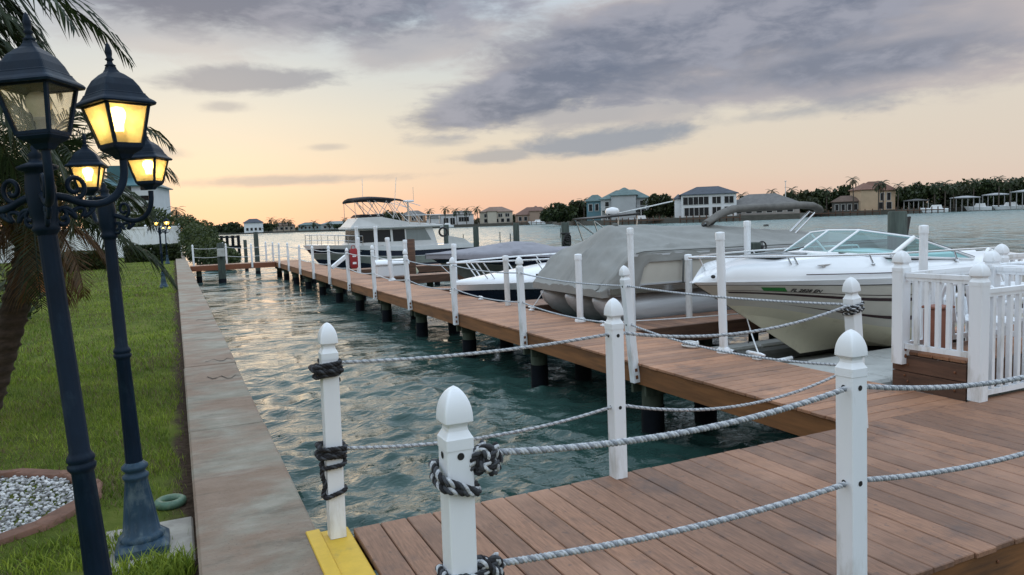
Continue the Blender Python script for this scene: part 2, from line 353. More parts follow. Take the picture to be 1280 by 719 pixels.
M['clearold'] = lampglass('dusty_clear_lantern_glass', (.86, .83, .75), 0, .20)
def emis(name, col, st):
    m, nt, b = nodes(name); b.inputs['Base Color'].default_value = (*col, 1); b.inputs['Emission Color'].default_value = (*col, 1); b.inputs['Emission Strength'].default_value = st; return m
M['bulb_on'] = emis('lit_bulb', (1, .72, .30), 20.)
M['bulb_far'] = emis('lit_far_lantern', (1, .82, .52), 3.0)
M['bulb_off'] = plain('unlit_bulb', (.66, .60, .50), .4, .03)
M['bulb_base'] = plain('bulb_socket_grey', (.36, .36, .36), .5, .1)
# ---------------------------------------------------------------- water
WZ = -.8; LZ = -.12
def waves():
    r = np.concatenate([[0.], np.geomspace(1.6, 70, 560), np.geomspace(72, 5000, 90)])
    azd = np.concatenate([np.arange(-180, -16, 6), np.linspace(-16, 66, 760), np.arange(72, 180, 6)])
    a = np.radians(azd); Rr, Aa = np.meshgrid(r, a, indexing='ij')
    x = Rr*np.sin(Aa); y = Rr*np.cos(Aa); z = np.zeros_like(x); dx = np.zeros_like(x); dy = np.zeros_like(x)
    g = np.random.default_rng(3)
    fade = np.clip(1-(Rr-25)/160, .0, 1)
    for i in range(110):
        lam = .11*(7. ** g.random()); k = 2*np.pi/lam; th = np.radians(200+g.normal()*52); amp = .0060*(lam/1.)**.68*(.6+.8*g.random())
        # drop components the local mesh spacing cannot carry
        keep = np.clip((lam/(Rr*.011+1e-6)-2.)/2., 0, 1)*fade
        ph = k*(x*np.cos(th)+y*np.sin(th))+g.random()*6.283
        z += amp*keep*np.cos(ph); dx -= .85*amp*keep*np.cos(th)*np.sin(ph); dy -= .85*amp*keep*np.sin(th)*np.sin(ph)
    # patches of calmer and rougher water
    pat = .8+.28*np.sin(x*.35+y*.22+1)*np.sin(y*.31-x*.17+2)
    v = np.stack([x+dx*pat, y+dy*pat, WZ+z*pat], -1).reshape(-1, 3)
    nr, na = x.shape; I = np.arange(nr*na).reshape(nr, na); J = np.roll(I, -1, axis=1)
    q = np.stack([I[:-1], I[1:], J[1:], J[:-1]], -1).reshape(-1, 4)
    me = bpy.data.meshes.new('water'); me.vertices.add(len(v)); me.vertices.foreach_set('co', v.astype(np.float32).ravel())
    me.loops.add(q.size); me.loops.foreach_set('vertex_index', q.astype(np.int32).ravel())
    me.polygons.add(len(q)); me.polygons.foreach_set('loop_start', np.arange(0, q.size, 4, dtype=np.int32)); me.polygons.foreach_set('loop_total', np.full(len(q), 4, np.int32))
    me.update(calc_edges=True); me.validate(); me.polygons.foreach_set('use_smooth', np.ones(len(me.polygons), bool))
    m, nt, b = nodes('bay_water')
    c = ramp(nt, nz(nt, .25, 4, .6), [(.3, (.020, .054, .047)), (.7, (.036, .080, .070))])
    tcw = nt.nodes.new('ShaderNodeTexCoord'); ln = nt.nodes.new('ShaderNodeVectorMath'); ln.operation = 'LENGTH'; nt.links.new(tcw.outputs['Object'], ln.inputs[0])
    rr = nt.nodes.new('ShaderNodeMapRange'); nt.links.new(ln.outputs['Value'], rr.inputs[0])      # open water out in the bay is choppier than the mesh can carry
    for i_, v_ in enumerate((12., 150., .05, .24)): rr.inputs[i_+1].default_value = v_
    nt.links.new(rr.outputs[0], b.inputs['Roughness'])
    tb = nt.nodes.new('ShaderNodeMapRange'); nt.links.new(ln.outputs['Value'], tb.inputs[0])      # paler base colour paints the sky's reflection onto the distant bay
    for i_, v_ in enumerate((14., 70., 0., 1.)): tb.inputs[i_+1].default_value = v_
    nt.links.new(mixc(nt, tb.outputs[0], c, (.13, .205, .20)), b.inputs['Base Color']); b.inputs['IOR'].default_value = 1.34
    n1 = nz(nt, 8., 3, .55, (1, 1.5, 1), dist=.5); n2 = nz(nt, 1.3, 3, .55, (1, 1.6, 1), dist=.6); n3 = nz(nt, .28, 3, .6, (1, 1.8, 1), dist=.5)
    h = mth(nt, 'ADD', mth(nt, 'MULTIPLY', n1, .020), mth(nt, 'MULTIPLY', n2, .06)); h = mth(nt, 'ADD', h, mth(nt, 'MULTIPLY', n3, .42))
    n = nt.nodes.new('ShaderNodeBump'); n.inputs['Strength'].default_value = 1.; n.inputs['Distance'].default_value = 1.
    nt.links.new(h, n.inputs['Height'])
    # chop of the open bay: random facet tilt, fading in where the mesh stops carrying waves
    tn = nt.nodes.new('ShaderNodeTexNoise'); tn.inputs['Scale'].default_value = .75; tn.inputs['Detail'].default_value = 3; nt.links.new(tcw.outputs['Object'], tn.inputs['Vector'])
    def vm(op, a, c=None, sc=None):
        q = nt.nodes.new('ShaderNodeVectorMath'); q.operation = op; nt.links.new(a, q.inputs[0])
        if isinstance(c, tuple): q.inputs[1].default_value = c
        elif c is not None: nt.links.new(c, q.inputs[1])
        if sc is not None: nt.links.new(sc, q.inputs['Scale'])
        return q.outputs[0]
    kf = nt.nodes.new('ShaderNodeMapRange'); nt.links.new(ln.outputs['Value'], kf.inputs[0])
    for i_, v_ in enumerate((5., 50., .18, 2.2)): kf.inputs[i_+1].default_value = v_
    tilt = vm('SCALE', vm('MULTIPLY', vm('SUBTRACT', tn.outputs['Color'], (.5, .5, .5)), (1., 1., 0.)), sc=kf.outputs[0])
    nt.links.new(vm('NORMALIZE', vm('ADD', n.outputs[0], tilt)), b.inputs['Normal'])
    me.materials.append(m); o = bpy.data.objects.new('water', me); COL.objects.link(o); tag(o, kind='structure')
waves()

# ---------------------------------------------------------------- lawn, seawall
def lawn():
    m, nt, b = nodes('lawn_soil')
    g = ramp(nt, nz(nt, 3., 6, .65), [(.3, (.060, .085, .014)), (.55, (.105, .13, .024)), (.75, (.15, .155, .04))])
    big = ramp(nt, nz(nt, .5, 4, .6), [(.35, (.75, .8, .8)), (.7, (1.25, 1.2, 1.1))]); g = mixc(nt, 1., g, big, 'MULTIPLY')
    tc = nt.nodes.new('ShaderNodeTexCoord'); sp = nt.nodes.new('ShaderNodeSeparateXYZ'); nt.links.new(tc.outputs['Object'], sp.inputs[0])
    e = mth(nt, 'ADD', sp.outputs[0], mth(nt, 'MULTIPLY', mth(nt, 'SUBTRACT', nz(nt, 3.5, 4, .6), .5), .30))
    dm = ramp(nt, e, [(0, (0, 0, 0)), (1, (1, 1, 1))]); mr = nt.nodes.new('ShaderNodeMapRange'); nt.links.new(e, mr.inputs[0]); mr.inputs[1].default_value = -.16; mr.inputs[2].default_value = -.06
    soil = ramp(nt, nz(nt, 25, 4, .6), [(.3, (.030, .020, .014)), (.7, (.085, .06, .042))])
    nt.links.new(mixc(nt, mr.outputs[0], g, soil), b.inputs['Base Color']); b.inputs['Roughness'].default_value = 1; b.inputs['Specular IOR Level'].default_value = .1
    bump(nt, b, nz(nt, 30, 4, .7), .8, .02)
    mb = MB(); xs = [-120, -60, -30, -15, -8, -5, -3, -2, -1.2, -.6, -.3, 0.]; ys = [-30, -10, 0, 2, 3, 4, 5, 6, 8, 11, 15, 20, 28, 40, 60, 90, 140, 220]
    vs = [(x, y, LZ+(0 if x > -.4 else .02*math.sin(x*1.3+y*.6))) for y in ys for x in xs]; n = len(xs)
    mb.add(vs, [(j*n+i, j*n+i+1, (j+1)*n+i+1, (j+1)*n+i) for j in range(len(ys)-1) for i in range(n-1)], True)
    # earth behind the seawall, down below the water
    mb.add([(-.02, -30, LZ-.001), (-.02, 220, LZ-.001), (-.02, 220, -3), (-.02, -30, -3)], [(0, 1, 2, 3)])
    tag(mb.build('lawn', m), kind='structure')
lawn()
BARE = [(-.26, 4.24, .44), (-.14, 4.87, .40), (-.24, 2.14, .3), (-.55, 4.6, .26), (-.1, 5.4, .22), (-.62, 4.15, .16)]
def in_bed(x, y):      # pebble bed
    return ((x+1.75)/1.10)**2+((y-5.35)/.78)**2 < 1
def grass():
    g = np.random.default_rng(5); V = []; Fq = []
    def field(n, rlo, rhi, xlo, hh, ww, x1=-.03):
        y = rlo*(rhi/rlo)**g.random(n); x = x1-(x1-xlo)*g.random(n)*np.clip(y/rhi*1.6, .25, 1); return x, y, hh, ww
    sets = [field(60000, 2.2, 6, -3., .045, .0045), field(80000, 5, 11, -4.5, .045, .006), field(60000, 10, 24, -9, .05, .011), field(26000, 22, 60, -14, .06, .028)]
    vs = []; total = 0
    for x, y, hh, ww in sets:
        ok = np.ones(len(x), bool)
        ok &= ~((((x+1.75)/1.12)**2+((y-5.35)/.80)**2) < 1.08)
        for bx, by, br in BARE: ok &= ~((((x-bx)**2+(y-by)**2) < (br*(.7+.5*g.random(len(x))))**2) & (g.random(len(x)) > .12))
        ok &= ~((x > -.11-.05*np.sin(y*2.1)) & (g.random(len(x)) > .10+.15*(y > 8)))
        clump = .5+.5*np.sin(x*5.1+np.sin(y*2.3)*2)*np.sin(y*3.7+np.sin(x*3.)*2); ok &= g.random(len(x)) < .55+.45*clump
        x, y = x[ok], y[ok]; n = len(x)
        h = hh*(.5+g.random(n)*.9); w = ww*(.7+.6*g.random(n)); t = g.random(n)*2*np.pi; bend = h*(.15+.9*g.random(n)); t2 = g.random(n)*2*np.pi
        bx, by = np.cos(t)*w/2, np.sin(t)*w/2; tx, ty = np.cos(t2)*bend, np.sin(t2)*bend
        z0 = LZ-.004
        p = np.stack([np.stack([x-bx, y-by, np.full(n, z0)], -1), np.stack([x+bx, y+by, np.full(n, z0)], -1),
                      np.stack([x+bx*.7+tx*.4, y+by*.7+ty*.4, z0+h*.65], -1), np.stack([x-bx*.7+tx*.4, y-by*.7+ty*.4, z0+h*.65], -1),
                      np.stack([x+tx, y+ty, z0+h], -1)], 1)
        vs.append(p.reshape(-1, 3))
    v = np.concatenate(vs); n = len(v)//5; b = np.arange(n)*5
    q = np.stack([b, b+1, b+2, b+3], -1); t = np.stack([b+3, b+2, b+4], -1)
    me = bpy.data.meshes.new('grass'); me.vertices.add(len(v)); me.vertices.foreach_set('co', v.astype(np.float32).ravel())
    loops = np.concatenate([q.ravel(), t.ravel()]).astype(np.int32); me.loops.add(len(loops)); me.loops.foreach_set('vertex_index', loops)
    me.polygons.add(2*n); me.polygons.foreach_set('loop_start', np.concatenate([np.arange(n)*4, 4*n+np.arange(n)*3]).astype(np.int32))
    me.polygons.foreach_set('loop_total', np.concatenate([np.full(n, 4), np.full(n, 3)]).astype(np.int32))
    ctr = v[b]; pt = .5+.5*np.sin(ctr[:, 0]*2.3+1.1*np.sin(ctr[:, 1]*1.7))*np.sin(ctr[:, 1]*1.1+.8*np.sin(ctr[:, 0]*3.1)); mi = np.tile((g.random(n) < .10+.32*pt**2).astype(np.int32), 2)
    me.materials.append(M['grass']); me.materials.append(M['drygrass']); me.polygons.foreach_set('material_index', mi)
    me.update(calc_edges=True); o = bpy.data.objects.new('grass', me); COL.objects.link(o); tag(o, 'short green lawn grass beside the concrete seawall', 'grass', kind='stuff')
grass()
def tuft(c, n, hgt, name, label):
    mb = MB()
    for i in range(n):
        a = random.random()*6.28; r = random.random()**.5; x, y = c[0]+c[2]*r*math.cos(a), c[1]+c[3]*r*math.sin(a); h = hgt*(.5+.7*random.random())
        t = random.random()*6.28; w = .004; d = h*(.2+.7*random.random()); u = random.random()*6.28
        bx, by = math.cos(t)*w, math.sin(t)*w; tx, ty = math.cos(u)*d, math.sin(u)*d
        mb.add([(x-bx, y-by, LZ-.01), (x+bx, y+by, LZ-.01), (x+bx*.8+tx*.4, y+by*.8+ty*.4, LZ+h*.65), (x-bx*.8+tx*.4, y-by*.8+ty*.4, LZ+h*.65), (x+tx, y+ty, LZ+h)], [(0, 1, 2, 3), (3, 2, 4)])
    tag(mb.build(name, M['grass']), label, 'grass', kind='stuff')
tuft((-.22, 3.86, .2, .16), 700, .11, 'grass_tuft', 'long grass tuft in front of the lamp base')
tuft((-.62, 4.35, .28, .25), 700, .07, 'grass_tuft', 'grass tuft between the two near lamp posts')

def seawall():
    m, nt, b = nodes('stained_concrete')
    base = ramp(nt, nz(nt, 5, 7, .65, (.6, 1, 1)), [(.25, (.15, .138, .107)), (.5, (.255, .236, .188)), (.75, (.36, .335, .28))])
    red = ramp(nt, nz(nt, 1.25, 6, .62, (.8, 1.2, 1), off=(.3, .9, 0), dist=.4), [(.42, (0, 0, 0)), (.57, (1, 1, 1))])
    c = mixc(nt, mth(nt, 'MULTIPLY', red, .62), base, mixc(nt, nz(nt, 14, 5, .7), (.155, .078, .047), (.27, .155, .098)))
    st = ramp(nt, nz(nt, 3.2, 7, .7, (.35, 1.6, 1), off=(5, 3, 0), dist=.5), [(.56, (0, 0, 0)), (.72, (1, 1, 1))])
    c = mixc(nt, mth(nt, 'MULTIPLY', st, .9), c, (.075, .070, .054))
    wh = ramp(nt, nz(nt, 4, 7, .7, (.3, 1.8, 1), off=(1, 8, 0), dist=.4), [(.58, (0, 0, 0)), (.72, (1, 1, 1))])
    c = mixc(nt, mth(nt, 'MULTIPLY', wh, .38), c, (.44, .42, .37))
    nt.links.new(c, b.inputs['Base Color']); b.inputs['Roughness'].default_value = .82; 
    pit = ramp(nt, nz(nt, 60, 4, .7, (1, 1, 1), off=(1, 4, 0)), [(.62, (0, 0, 0)), (.68, (1, 1, 1))]); nt.links.new(mixc(nt, mth(nt, 'MULTIPLY', pit, .55), c, (.06, .055, .045)), b.inputs['Base Color']); bump(nt, b, nz(nt, 45, 6, .7), .9, .008)
    root = empty('seawall', (0, 0, 0), 'weathered concrete seawall with rust-brown stains along the lawn edge', 'seawall')
    mb = MB(); y = -6.
    rnd = random.Random(4)
    while y < 96:
        L = 3.05; mb.box(rnd.uniform(-.006, .004), y+.008, -.14, .565+rnd.uniform(-.006, .006), y+L-.008, rnd.uniform(-.004, 0), .014); y += L
    mb.build('cap', m, root)
    w = MB(); w.box(0.03, -6, -3, .50, 96, -.141); w.build('wall_face', m, root)
    ckm = plain('dark_crack', (.035, .032, .026), .95, .3, 30)
    for yy, n in ((8.35, 9), (9.5, 8), (14.1, 7)):
        pts = [(.02+.52*i/n+.0, yy+.10*math.sin(i*1.9)+.06*rnd.random()+ (i-n/2)*.02, .0015) for i in range(n*2//3+2)]
        pts = [(.56-p[0]*.8, p[1], p[2]) for p in pts]
        cr = MB()
        for p, q in zip(pts[:-1], pts[1:]):
            w_ = .006+.018*rnd.random(); cr.add([(p[0], p[1]-w_, .002), (q[0], q[1]-w_, .002), (q[0], q[1]+w_, .002), (p[0], p[1]+w_, .002)], [(0, 1, 2, 3)])
        cr.build('crack', ckm, root)
    y = MB()
    y.box(.505, 1.2, -.02, .575, 3.77, .007, .004); y.box(.576, 1.2, -.16, .722, 3.775, -.012, .006)
    y.build('yellow_step_edge', M['yellow'], root)
seawall()

# pebble bed, edging, pad, ring
def pebbles():
    mb = MB(); g = random.Random(2)
    for i in range(6500):
        while True:
            x, y = -1.75+g.uniform(-1.1, 1.1), 5.35+g.uniform(-.78, .78)
            if in_bed(x, y): break
        r = g.uniform(.006, .016); a, b2, c = r*g.uniform(.8, 1.3), r*g.uniform(.7, 1.1), r*g.uniform(.5, .8); t = g.random()*6.28
        cx, sx = math.cos(t), math.sin(t); z = LZ+.015+g.uniform(0, .022)
        vs = []
        for k in range(3):
            ph = (.25+.25*k)*math.pi
            for j in range(6):
                q = 2*math.pi*j/6; X, Y = a*math.sin(ph)*math.cos(q), b2*math.sin(ph)*math.sin(q); vs.append((x+X*cx-Y*sx, y+X*sx+Y*cx, z+c*math.cos(ph)))
        vs += [(x, y, z+c), (x, y, z-c)]
        fs = [(k*6+j, (k+1)*6+j, (k+1)*6+(j+1) % 6, k*6+(j+1) % 6) for k in range(2) for j in range(6)]+[(18, j, (j+1) % 6) for j in range(6)]
        mb.add(vs, fs, True)
    m, nt, b = nodes('white_pebbles'); geo = nt.nodes.new('ShaderNodeNewGeometry')
    nt.links.new(ramp(nt, geo.outputs['Random Per Island'], [(0, (.10, .098, .09)), (.3, (.30, .30, .30)), (.65, (.55, .56, .57)), (1, (.76, .76, .75))]), b.inputs['Base Color']); b.inputs['Roughness'].default_value = .7
    tag(mb.build('pebbles', m), 'white and grey pebbles filling the round garden bed', 'pebbles', kind='stuff')
    n = 16
    for i in range(n):
        a = 2*math.pi*i/n; 
        if math.sin(a) > .9 or math.cos(a) < -.75: pass
        x, y = -1.75+1.14*math.cos(a), 5.35+.82*math.sin(a); st = MB(); L = .22+.11*g.random(); w = .050+.022*g.random(); k = 10
        tang = math.atan2(.82*math.cos(a), -1.14*math.sin(a)); secs = []
        for zz, s in ((-.03, 1.), (.035, 1.), (.05, .88)):
            secs.append([( (L*s)*math.copysign(abs(math.cos(t))**.6, math.cos(t))*(1+.06*math.sin(i+3*t)), w*s*math.copysign(abs(math.sin(t))**.6, math.sin(t))*(1+.1*math.sin(2*i+2*t)), zz+.006*math.sin(t*2+i)) for t in [2*math.pi*j/k for j in range(k)]])
        st.loft(secs, True, True); o = st.build('edging_stone', M['stone'], None, (x, y, LZ)); o.rotation_euler = (0, 0, tang)
        side = ['lawn side', 'far side', 'outer side', 'near side'][int(((a+math.pi/4) % (2*math.pi))//(math.pi/2))]
        tag(o, f'brown edging stone of the pebble bed, {ORD[i]} round from the seawall side', 'edging stone', 'brown stones edging the pebble bed')
pebbles()
pm = MB(); pm.box(-.47, 3.98, LZ-.03, -.015, 4.62, LZ+.012, .01); tag(pm.build('concrete_pad', M['concrete']), 'small pale concrete pad under the worn blue lamp base', 'concrete pad')
rm = MB(); rm.ring((-.135, 4.90, LZ+.022), .068, .027, 28, 10); tag(rm.build('plastic_ring', M['green_paint']), 'green plastic ring lying on bare soil by the seawall', 'ring')
# ---------------------------------------------------------------- docks
def rsq(h, rd, n=16):    # rounded-square outline, rd 0 = square .. 1 = circle
    pts = []
    for j in range(n):
        t = 2*math.pi*(j+.5)/n; c, s = math.cos(t), math.sin(t); e = 2/(2+ (1-rd)*14)
        pts.append((h*math.copysign(abs(c)**e, c), h*math.copysign(abs(s)**e, s)))
    return pts
def post_mb(top, bot, w=.082, n=28, cap=True):
    h = w/2
    prof = [(bot, h, .05)]
    if cap:
        b = top
        prof += [(b-.182, h, .05), (b-.1815, h+.002, .05), (b-.150, h+.002, .05), (b-.147, h, .06), (b-.128, h-.010, .1), (b-.118, h-.0115, .12), (b-.110, h-.009, .14), (b-.104, h+.001, .15)]
        D = .101
        for i in range(15):
            q = i/14; prof.append((b-D*(1-q), max(.0015, (h+.003)*(1-q**2.35)**.62), .16+.84*q**1.6))
    else: prof += [(top-.02, h, .9), (top, h*.8, .9)]
    mb = MB(); secs = [[(x, y, z) for x, y in rsq(q, r, n)] for z, q, r in prof]
    mb.loft(secs[:2], True, False, cap=False); mb.loft(secs[1:], True, False); return mb
def white_post(x, y, top, bot, tilt=(0, 0), label='', holes=(), w=.082, group='white picket posts of the dock', fancy=True):
    o = empty('dock_post', (x, y, 0), label, 'dock post', group)
    o.rotation_euler = (rad(tilt[0]), rad(tilt[1]), 0)
    b = MB(); h = w/2
    b.loft([[(px, py, z) for px, py in rsq(h, .05, 20)] for z in (bot, top-.1825)], True, False); b.build('sleeve', M['pvc'], o)
    c = MB(); m = post_mb(top, top-.183, w)
    m.build('cap', M['pvc'], o)
    if holes:
        hm = MB()
        for z in holes:
            for d in (-1, 1):
                hm.add([(d*(h+.0012), .011*math.cos(t), z+.011*math.sin(t)) for t in [2*math.pi*k/12 for k in range(12)]], [tuple(range(12))])
                hm.add([(.011*math.cos(t), d*(h+.0012), z+.011*math.sin(t)) for t in [2*math.pi*k/12 for k in range(12)]], [tuple(range(12))])
        hm.build('rope_hole', M['hole'], o)
    return o

DX0, DX1, DY0, DY1 = .735, 12.5, 2.05, 3.70      # near platform
WX0, WX1, WY1 = 4.40, 5.58, 38.2                  # long walkway
rd = random.Random(11)
plat = empty('dock_platform', (0, 0, 0), 'wide brown plank dock platform in the foreground beside the seawall', 'dock')
p = MB(); x = DX0; i = 0
while x < DX1:
    e = rd.uniform(-.006, .006); p.box(x, DY0-.02+e, -.028, x+.1365, DY1+rd.uniform(-.004, .004), rd.uniform(-.0012, .0012), .004); x += .1425
p.build('decking', M['deck_y'], plat)
fm = MB(); fm.box(DX0, DY0, -.225, DX1, DY0+.042, -.031); fm.box(DX0, DY1-.05, -.225, 4.2, DY1-.012, -.031); fm.box(DX0, DY0+.6, -.2, DX1, DY0+.64, -.031); fm.box(DX0, DY0+1.1, -.2, DX1, DY0+1.14, -.031)
fm.build('fascia', M['fascia'], plat)
bolt = MB()
for k in range(14):
    for zz in (-.09, -.17): bolt.ball((DX0+.5+k*.42, DY0-.004, zz), .009, (1, .5, 1), 8, 4)
bolt.build('bolt', M['rust'], plat)
def piling(x, y, par=None, top=-.24, r=.125, capz=True, bottom=-3.):
    m = MB(); m.lathe([(r, bottom), (r, -.52), (r*1.03, -.50)], 18, (x, y, 0)); o = m.build('piling', M['pile'], par)
    if capz: c = MB(); c.lathe([(r*.93, -.505), (r*.95, -.40), (r*.93, top)], 16, (x, y, 0)); c.build('timber_top', M['pilecap'], o)
    return o
for xx in (1.1, 3.2, 5.2, 7.4): piling(xx, DY1-.25, plat); piling(xx, DY0+.25, plat)

walk = empty('dock_walkway', (0, 0, 0), 'long brown plank walkway on black pilings running out past the boats', 'dock')
p = MB(); y = 3.706
while y < WY1:
    a, b2 = WX0-.02+rd.uniform(-.006, .006), WX1+.02+rd.uniform(-.006, .006); p.box(a, y, -.028, b2, y+.1365, rd.uniform(-.0012, .0012), .004); y += .1425
p.build('decking', M['deck_x'], walk)
fm = MB()
fm.box(WX0, 3.66, -.232, WX0+.042, WY1, -.031); fm.box(WX1-.042, 3.75, -.232, WX1, WY1, -.031); fm.box(4.95, 3.75, -.21, 5.0, WY1, -.031)
fm.build('fascia', M['fascia'], walk)
bents = [6.55, 9.3, 12.05, 14.8, 17.6, 20.5, 23.3, 26.2, 29.2, 32.3, 35.3, 37.8]
for yb in bents:
    piling(4.62, yb, walk); piling(5.34, yb, walk)
    bm_ = MB(); bm_.box(4.44, yb-.14, -.36, 5.54, yb-.10, -.235); bm_.box(4.44, yb+.10, -.36, 5.54, yb+.14, -.235); bm_.build('cross_beam', M['pilecap'], walk)

far = empty('far_cross_dock', (0, 0, 0), 'reddish plank dock joining the walkway end back to the seawall', 'dock')
p = MB(); x = .6
while x < 4.36: p.box(x, 37.1, -.028, x+.1365, 38.25, 0, .004); x += .1425
p.build('decking', M['deck_y'], far)
fm = MB(); fm.box(.6, 37.04, -.24, 4.37, 37.085, -.005); fm.box(.6, 38.26, -.24, 4.37, 38.3, -.005); fm.build('fascia', plain('reddish_fascia', (.22, .075, .035), .7, .25, 4, vec=(.3, .3, 3)), far)
for xx in (.95,): piling(xx, 37.4, far)

fingers = [(8.38, 9.25, 8.9), (12.0, 12.9, 8.6), (16.4, 17.2, 8.8), (21.6, 22.4, 9.2), (26.5, 27.3, 9.4)]
for k, (a, b2, xe) in enumerate(fingers):
    fo = empty('finger_pier', (0, 0, 0), ['brown finger pier in front of the grey covered pontoon boat', 'brown finger pier beneath the white bow boat', 'brown finger pier by the lavender covered boat', 'brown finger pier by the white dock box', 'brown finger pier nearest the cabin cruiser'][k], 'dock', 'finger piers off the walkway')
    p = MB(); x = WX1+.03
    while x < xe: p.box(x, a, -.028, x+.1365, b2, rd.uniform(-.0012, .0012), .004); x += .1425
    p.build('decking', M['deck_y'], fo)
    fm = MB(); fm.box(WX1+.03, a-.04, -.24, xe, a-.001, -.004); fm.box(WX1+.03, b2+.001, -.24, xe, b2+.04, -.004); fm.box(xe+.002, a-.04, -.24, xe+.04, b2+.04, -.004); fm.build('fascia', M['oldwood'], fo)
    piling(xe-.3, (a+b2)/2, fo, r=.11); piling(7.2, (a+b2)/2, fo, r=.11)

# white posts
P1, P2, P3, P4, P5 = (.648, 3.68), (.70, 1.99), (2.325, 3.66), (2.345, 2.0), (4.335, 3.64)
white_post(*P1, 1.083, -.01, (0, .6), 'white post with dark rope wraps standing on the yellow step edge', (.86, .43))
white_post(*P2, 1.08, -.03, (0, .4), 'nearest white post with thick black and white rope knot and a bolt hole', (.88, .52))
white_post(*P3, 1.08, -.0, (0, -.4), 'white post at the water-side platform edge, middle of the picture', (.86, .43))
white_post(*P4, 1.085, -.03, (-1.5, 1.0), 'large white post nearest the right with ropes through both holes', (.86, .485))
white_post(P5[0], P5[1], 1.085, -.2, (0, -5.2), 'leaning white post with rope knot, just behind the near right post', (.86, .44))
WP = [6.5, 9.22, 11.96, 14.7, 17.6, 20.5, 23.3, 26.2, 29.25, 32.35, 35.4, 37.6]
TOPS = [1.05, 1.06, .97, 1.06, 1.1, .98, 1.0, .95, .95, 1.0, .95, .97]
TILT = [-5, -1.3, -1.0, -2.6, -.7, -.9, .6, -.6, .5, -.4, 1.2, 0]
SHIFT = []
for k, (yy, tp, tl) in enumerate(zip(WP, TOPS, TILT)):
    lab = ['leaning white post bolted to the walkway side beside the platform corner'][0] if k == 0 else f'white post on the seaward rope rail of the walkway, {ORD[k]} from the platform corner'
    o = white_post(WX0-.052, yy, tp, -.21, (rd.uniform(-.5, .5), tl), lab, (.83, .42) if k < 5 else (), group='white posts along the walkway')
    if k < 6:
        for z0, z1 in ((-.17, -.13), (-.09, -.055)): bb = MB(); bb.box(-.016, -.043, z0, .016, -.0405, z1); bb.build('rust_stain', M['rust'], o)
def postpt(k, z): return Vector((WX0-.052 + math.sin(rad(TILT[k]))*z, WP[k], z))
def p5pt(z): return Vector((P5[0]+math.sin(rad(-5.2))*z, P5[1], z))

# ---------------------------------------------------------------- ropes
def sagpath(a, b, sag, n=40):
    a, b = Vector(a), Vector(b); return [a.lerp(b, i/n)+Vector((0, 0, -4*sag*(i/n)*(1-i/n))) for i in range(n+1)]
def frames(P):
    k = len(P); T = [((P[min(i+1, k-1)]-P[max(i-1, 0)]).normalized()) for i in range(k)]; a = Vector((0, 0, 1)) if abs(T[0].z) < .9 else Vector((1, 0, 0))
    nv = (a-T[0]*a.dot(T[0])).normalized(); out = []
    for i in range(k):
        nv = nv-T[i]*nv.dot(T[i]); nv.normalize(); out.append((nv.copy(), T[i].cross(nv)))
    return out
def resample(P, step):
    P = [Vector(p) for p in P]; d = [0]
    for a, b in zip(P[:-1], P[1:]): d.append(d[-1]+(b-a).length)
    n = max(2, int(d[-1]/step)); out = []; j = 0
    for i in range(n+1):
        s = d[-1]*i/n
        while j < len(P)-2 and d[j+1] < s: j += 1
        out.append(P[j].lerp(P[j+1], (s-d[j])/max(1e-9, d[j+1]-d[j])))
    return out
def twist(mb, P, R, pitch, step=.012, sides=7, mis=(0, 0, 1)):
    Q = resample(P, step); Fr = frames(Q); L = 0; ph = [0]
    for a, b in zip(Q[:-1], Q[1:]): L += (b-a).length; ph.append(L/pitch*2*math.pi)
    for s in range(3):
        mb.tube([q+(n*math.cos(a+s*2.094)+b*math.sin(a+s*2.094))*R*.54 for q, (n, b), a in zip(Q, Fr, ph)], R*.49, sides, True, mis[s])
ROPEM = [M['rope_l'], M['rope_d']]
KNOTM = [M['rope_m'], M['rope_k'], M['rope_l']]
def rope(a, b, sag, R, label, thick=True, group='ropes strung between the white posts'):
    mb = MB()
    if thick: twist(mb, sagpath(a, b, sag), R, R*3.7, .0075 if R > .0115 else .010, 6, (0, 1, 0))
    else: mb.tube(sagpath(a, b, sag, 18), R, 6)
    o = mb.build('rope', ROPEM if thick else M['line']); return tag(o, label, 'rope', group)
def wrap(c, z0, turns, pitch, half, R, jit=.4, tilt=(0, 0), seed=0, n=40):
    g = random.Random(seed); P = []; e = half+R*1.02; ph = [g.uniform(0, 6.28) for _ in range(4)]
    for i in range(int(turns*n)+1):
        t = 2*math.pi*i/n; c_, s_ = math.cos(t), math.sin(t); q = .42
        x, y = e*math.copysign(abs(c_)**q, c_), e*math.copysign(abs(s_)**q, s_)
        k = 1+jit*.10*(math.sin(t*.37+ph[0])+math.sin(t*.83+ph[1])); z = z0+pitch*i/n+jit*R*1.4*math.sin(t*.61+ph[2])+tilt[0]*x+tilt[1]*y
        P.append(Vector((c[0]+x*k, c[1]+y*k, z)))
    return P
def bundle(c, R, n, seed, ext=(.05, .04, .03)):       # a lumpy knot: several short loops
    g = random.Random(seed); out = []
    for i in range(n):
        a0 = g.random()*6.28; P = []; tl = g.uniform(-.8, .8); ax = (ext[0]*g.uniform(.6, 1), ext[1]*g.uniform(.6, 1), ext[2])
        for j in range(26):
            t = a0+j/25*5.4; P.append(Vector(c)+Vector((ax[0]*math.cos(t), ax[1]*math.sin(t)*math.cos(tl), ax[2]*math.sin(t*1.5+i)+ax[1]*math.sin(t)*math.sin(tl))))
        out.append(P)
    return out
hw = .041
def attach(o, paths, R, name='knot', mis=(0, 1, 2)):
    mb = MB()
    for P in paths: twist(mb, P, R, R*4.2, .0065, 6, mis)
    return mb.build(name, KNOTM, o)
e3 = lambda p, z, dx=0, dy=0: (p[0]+dx, p[1]+dy, z)
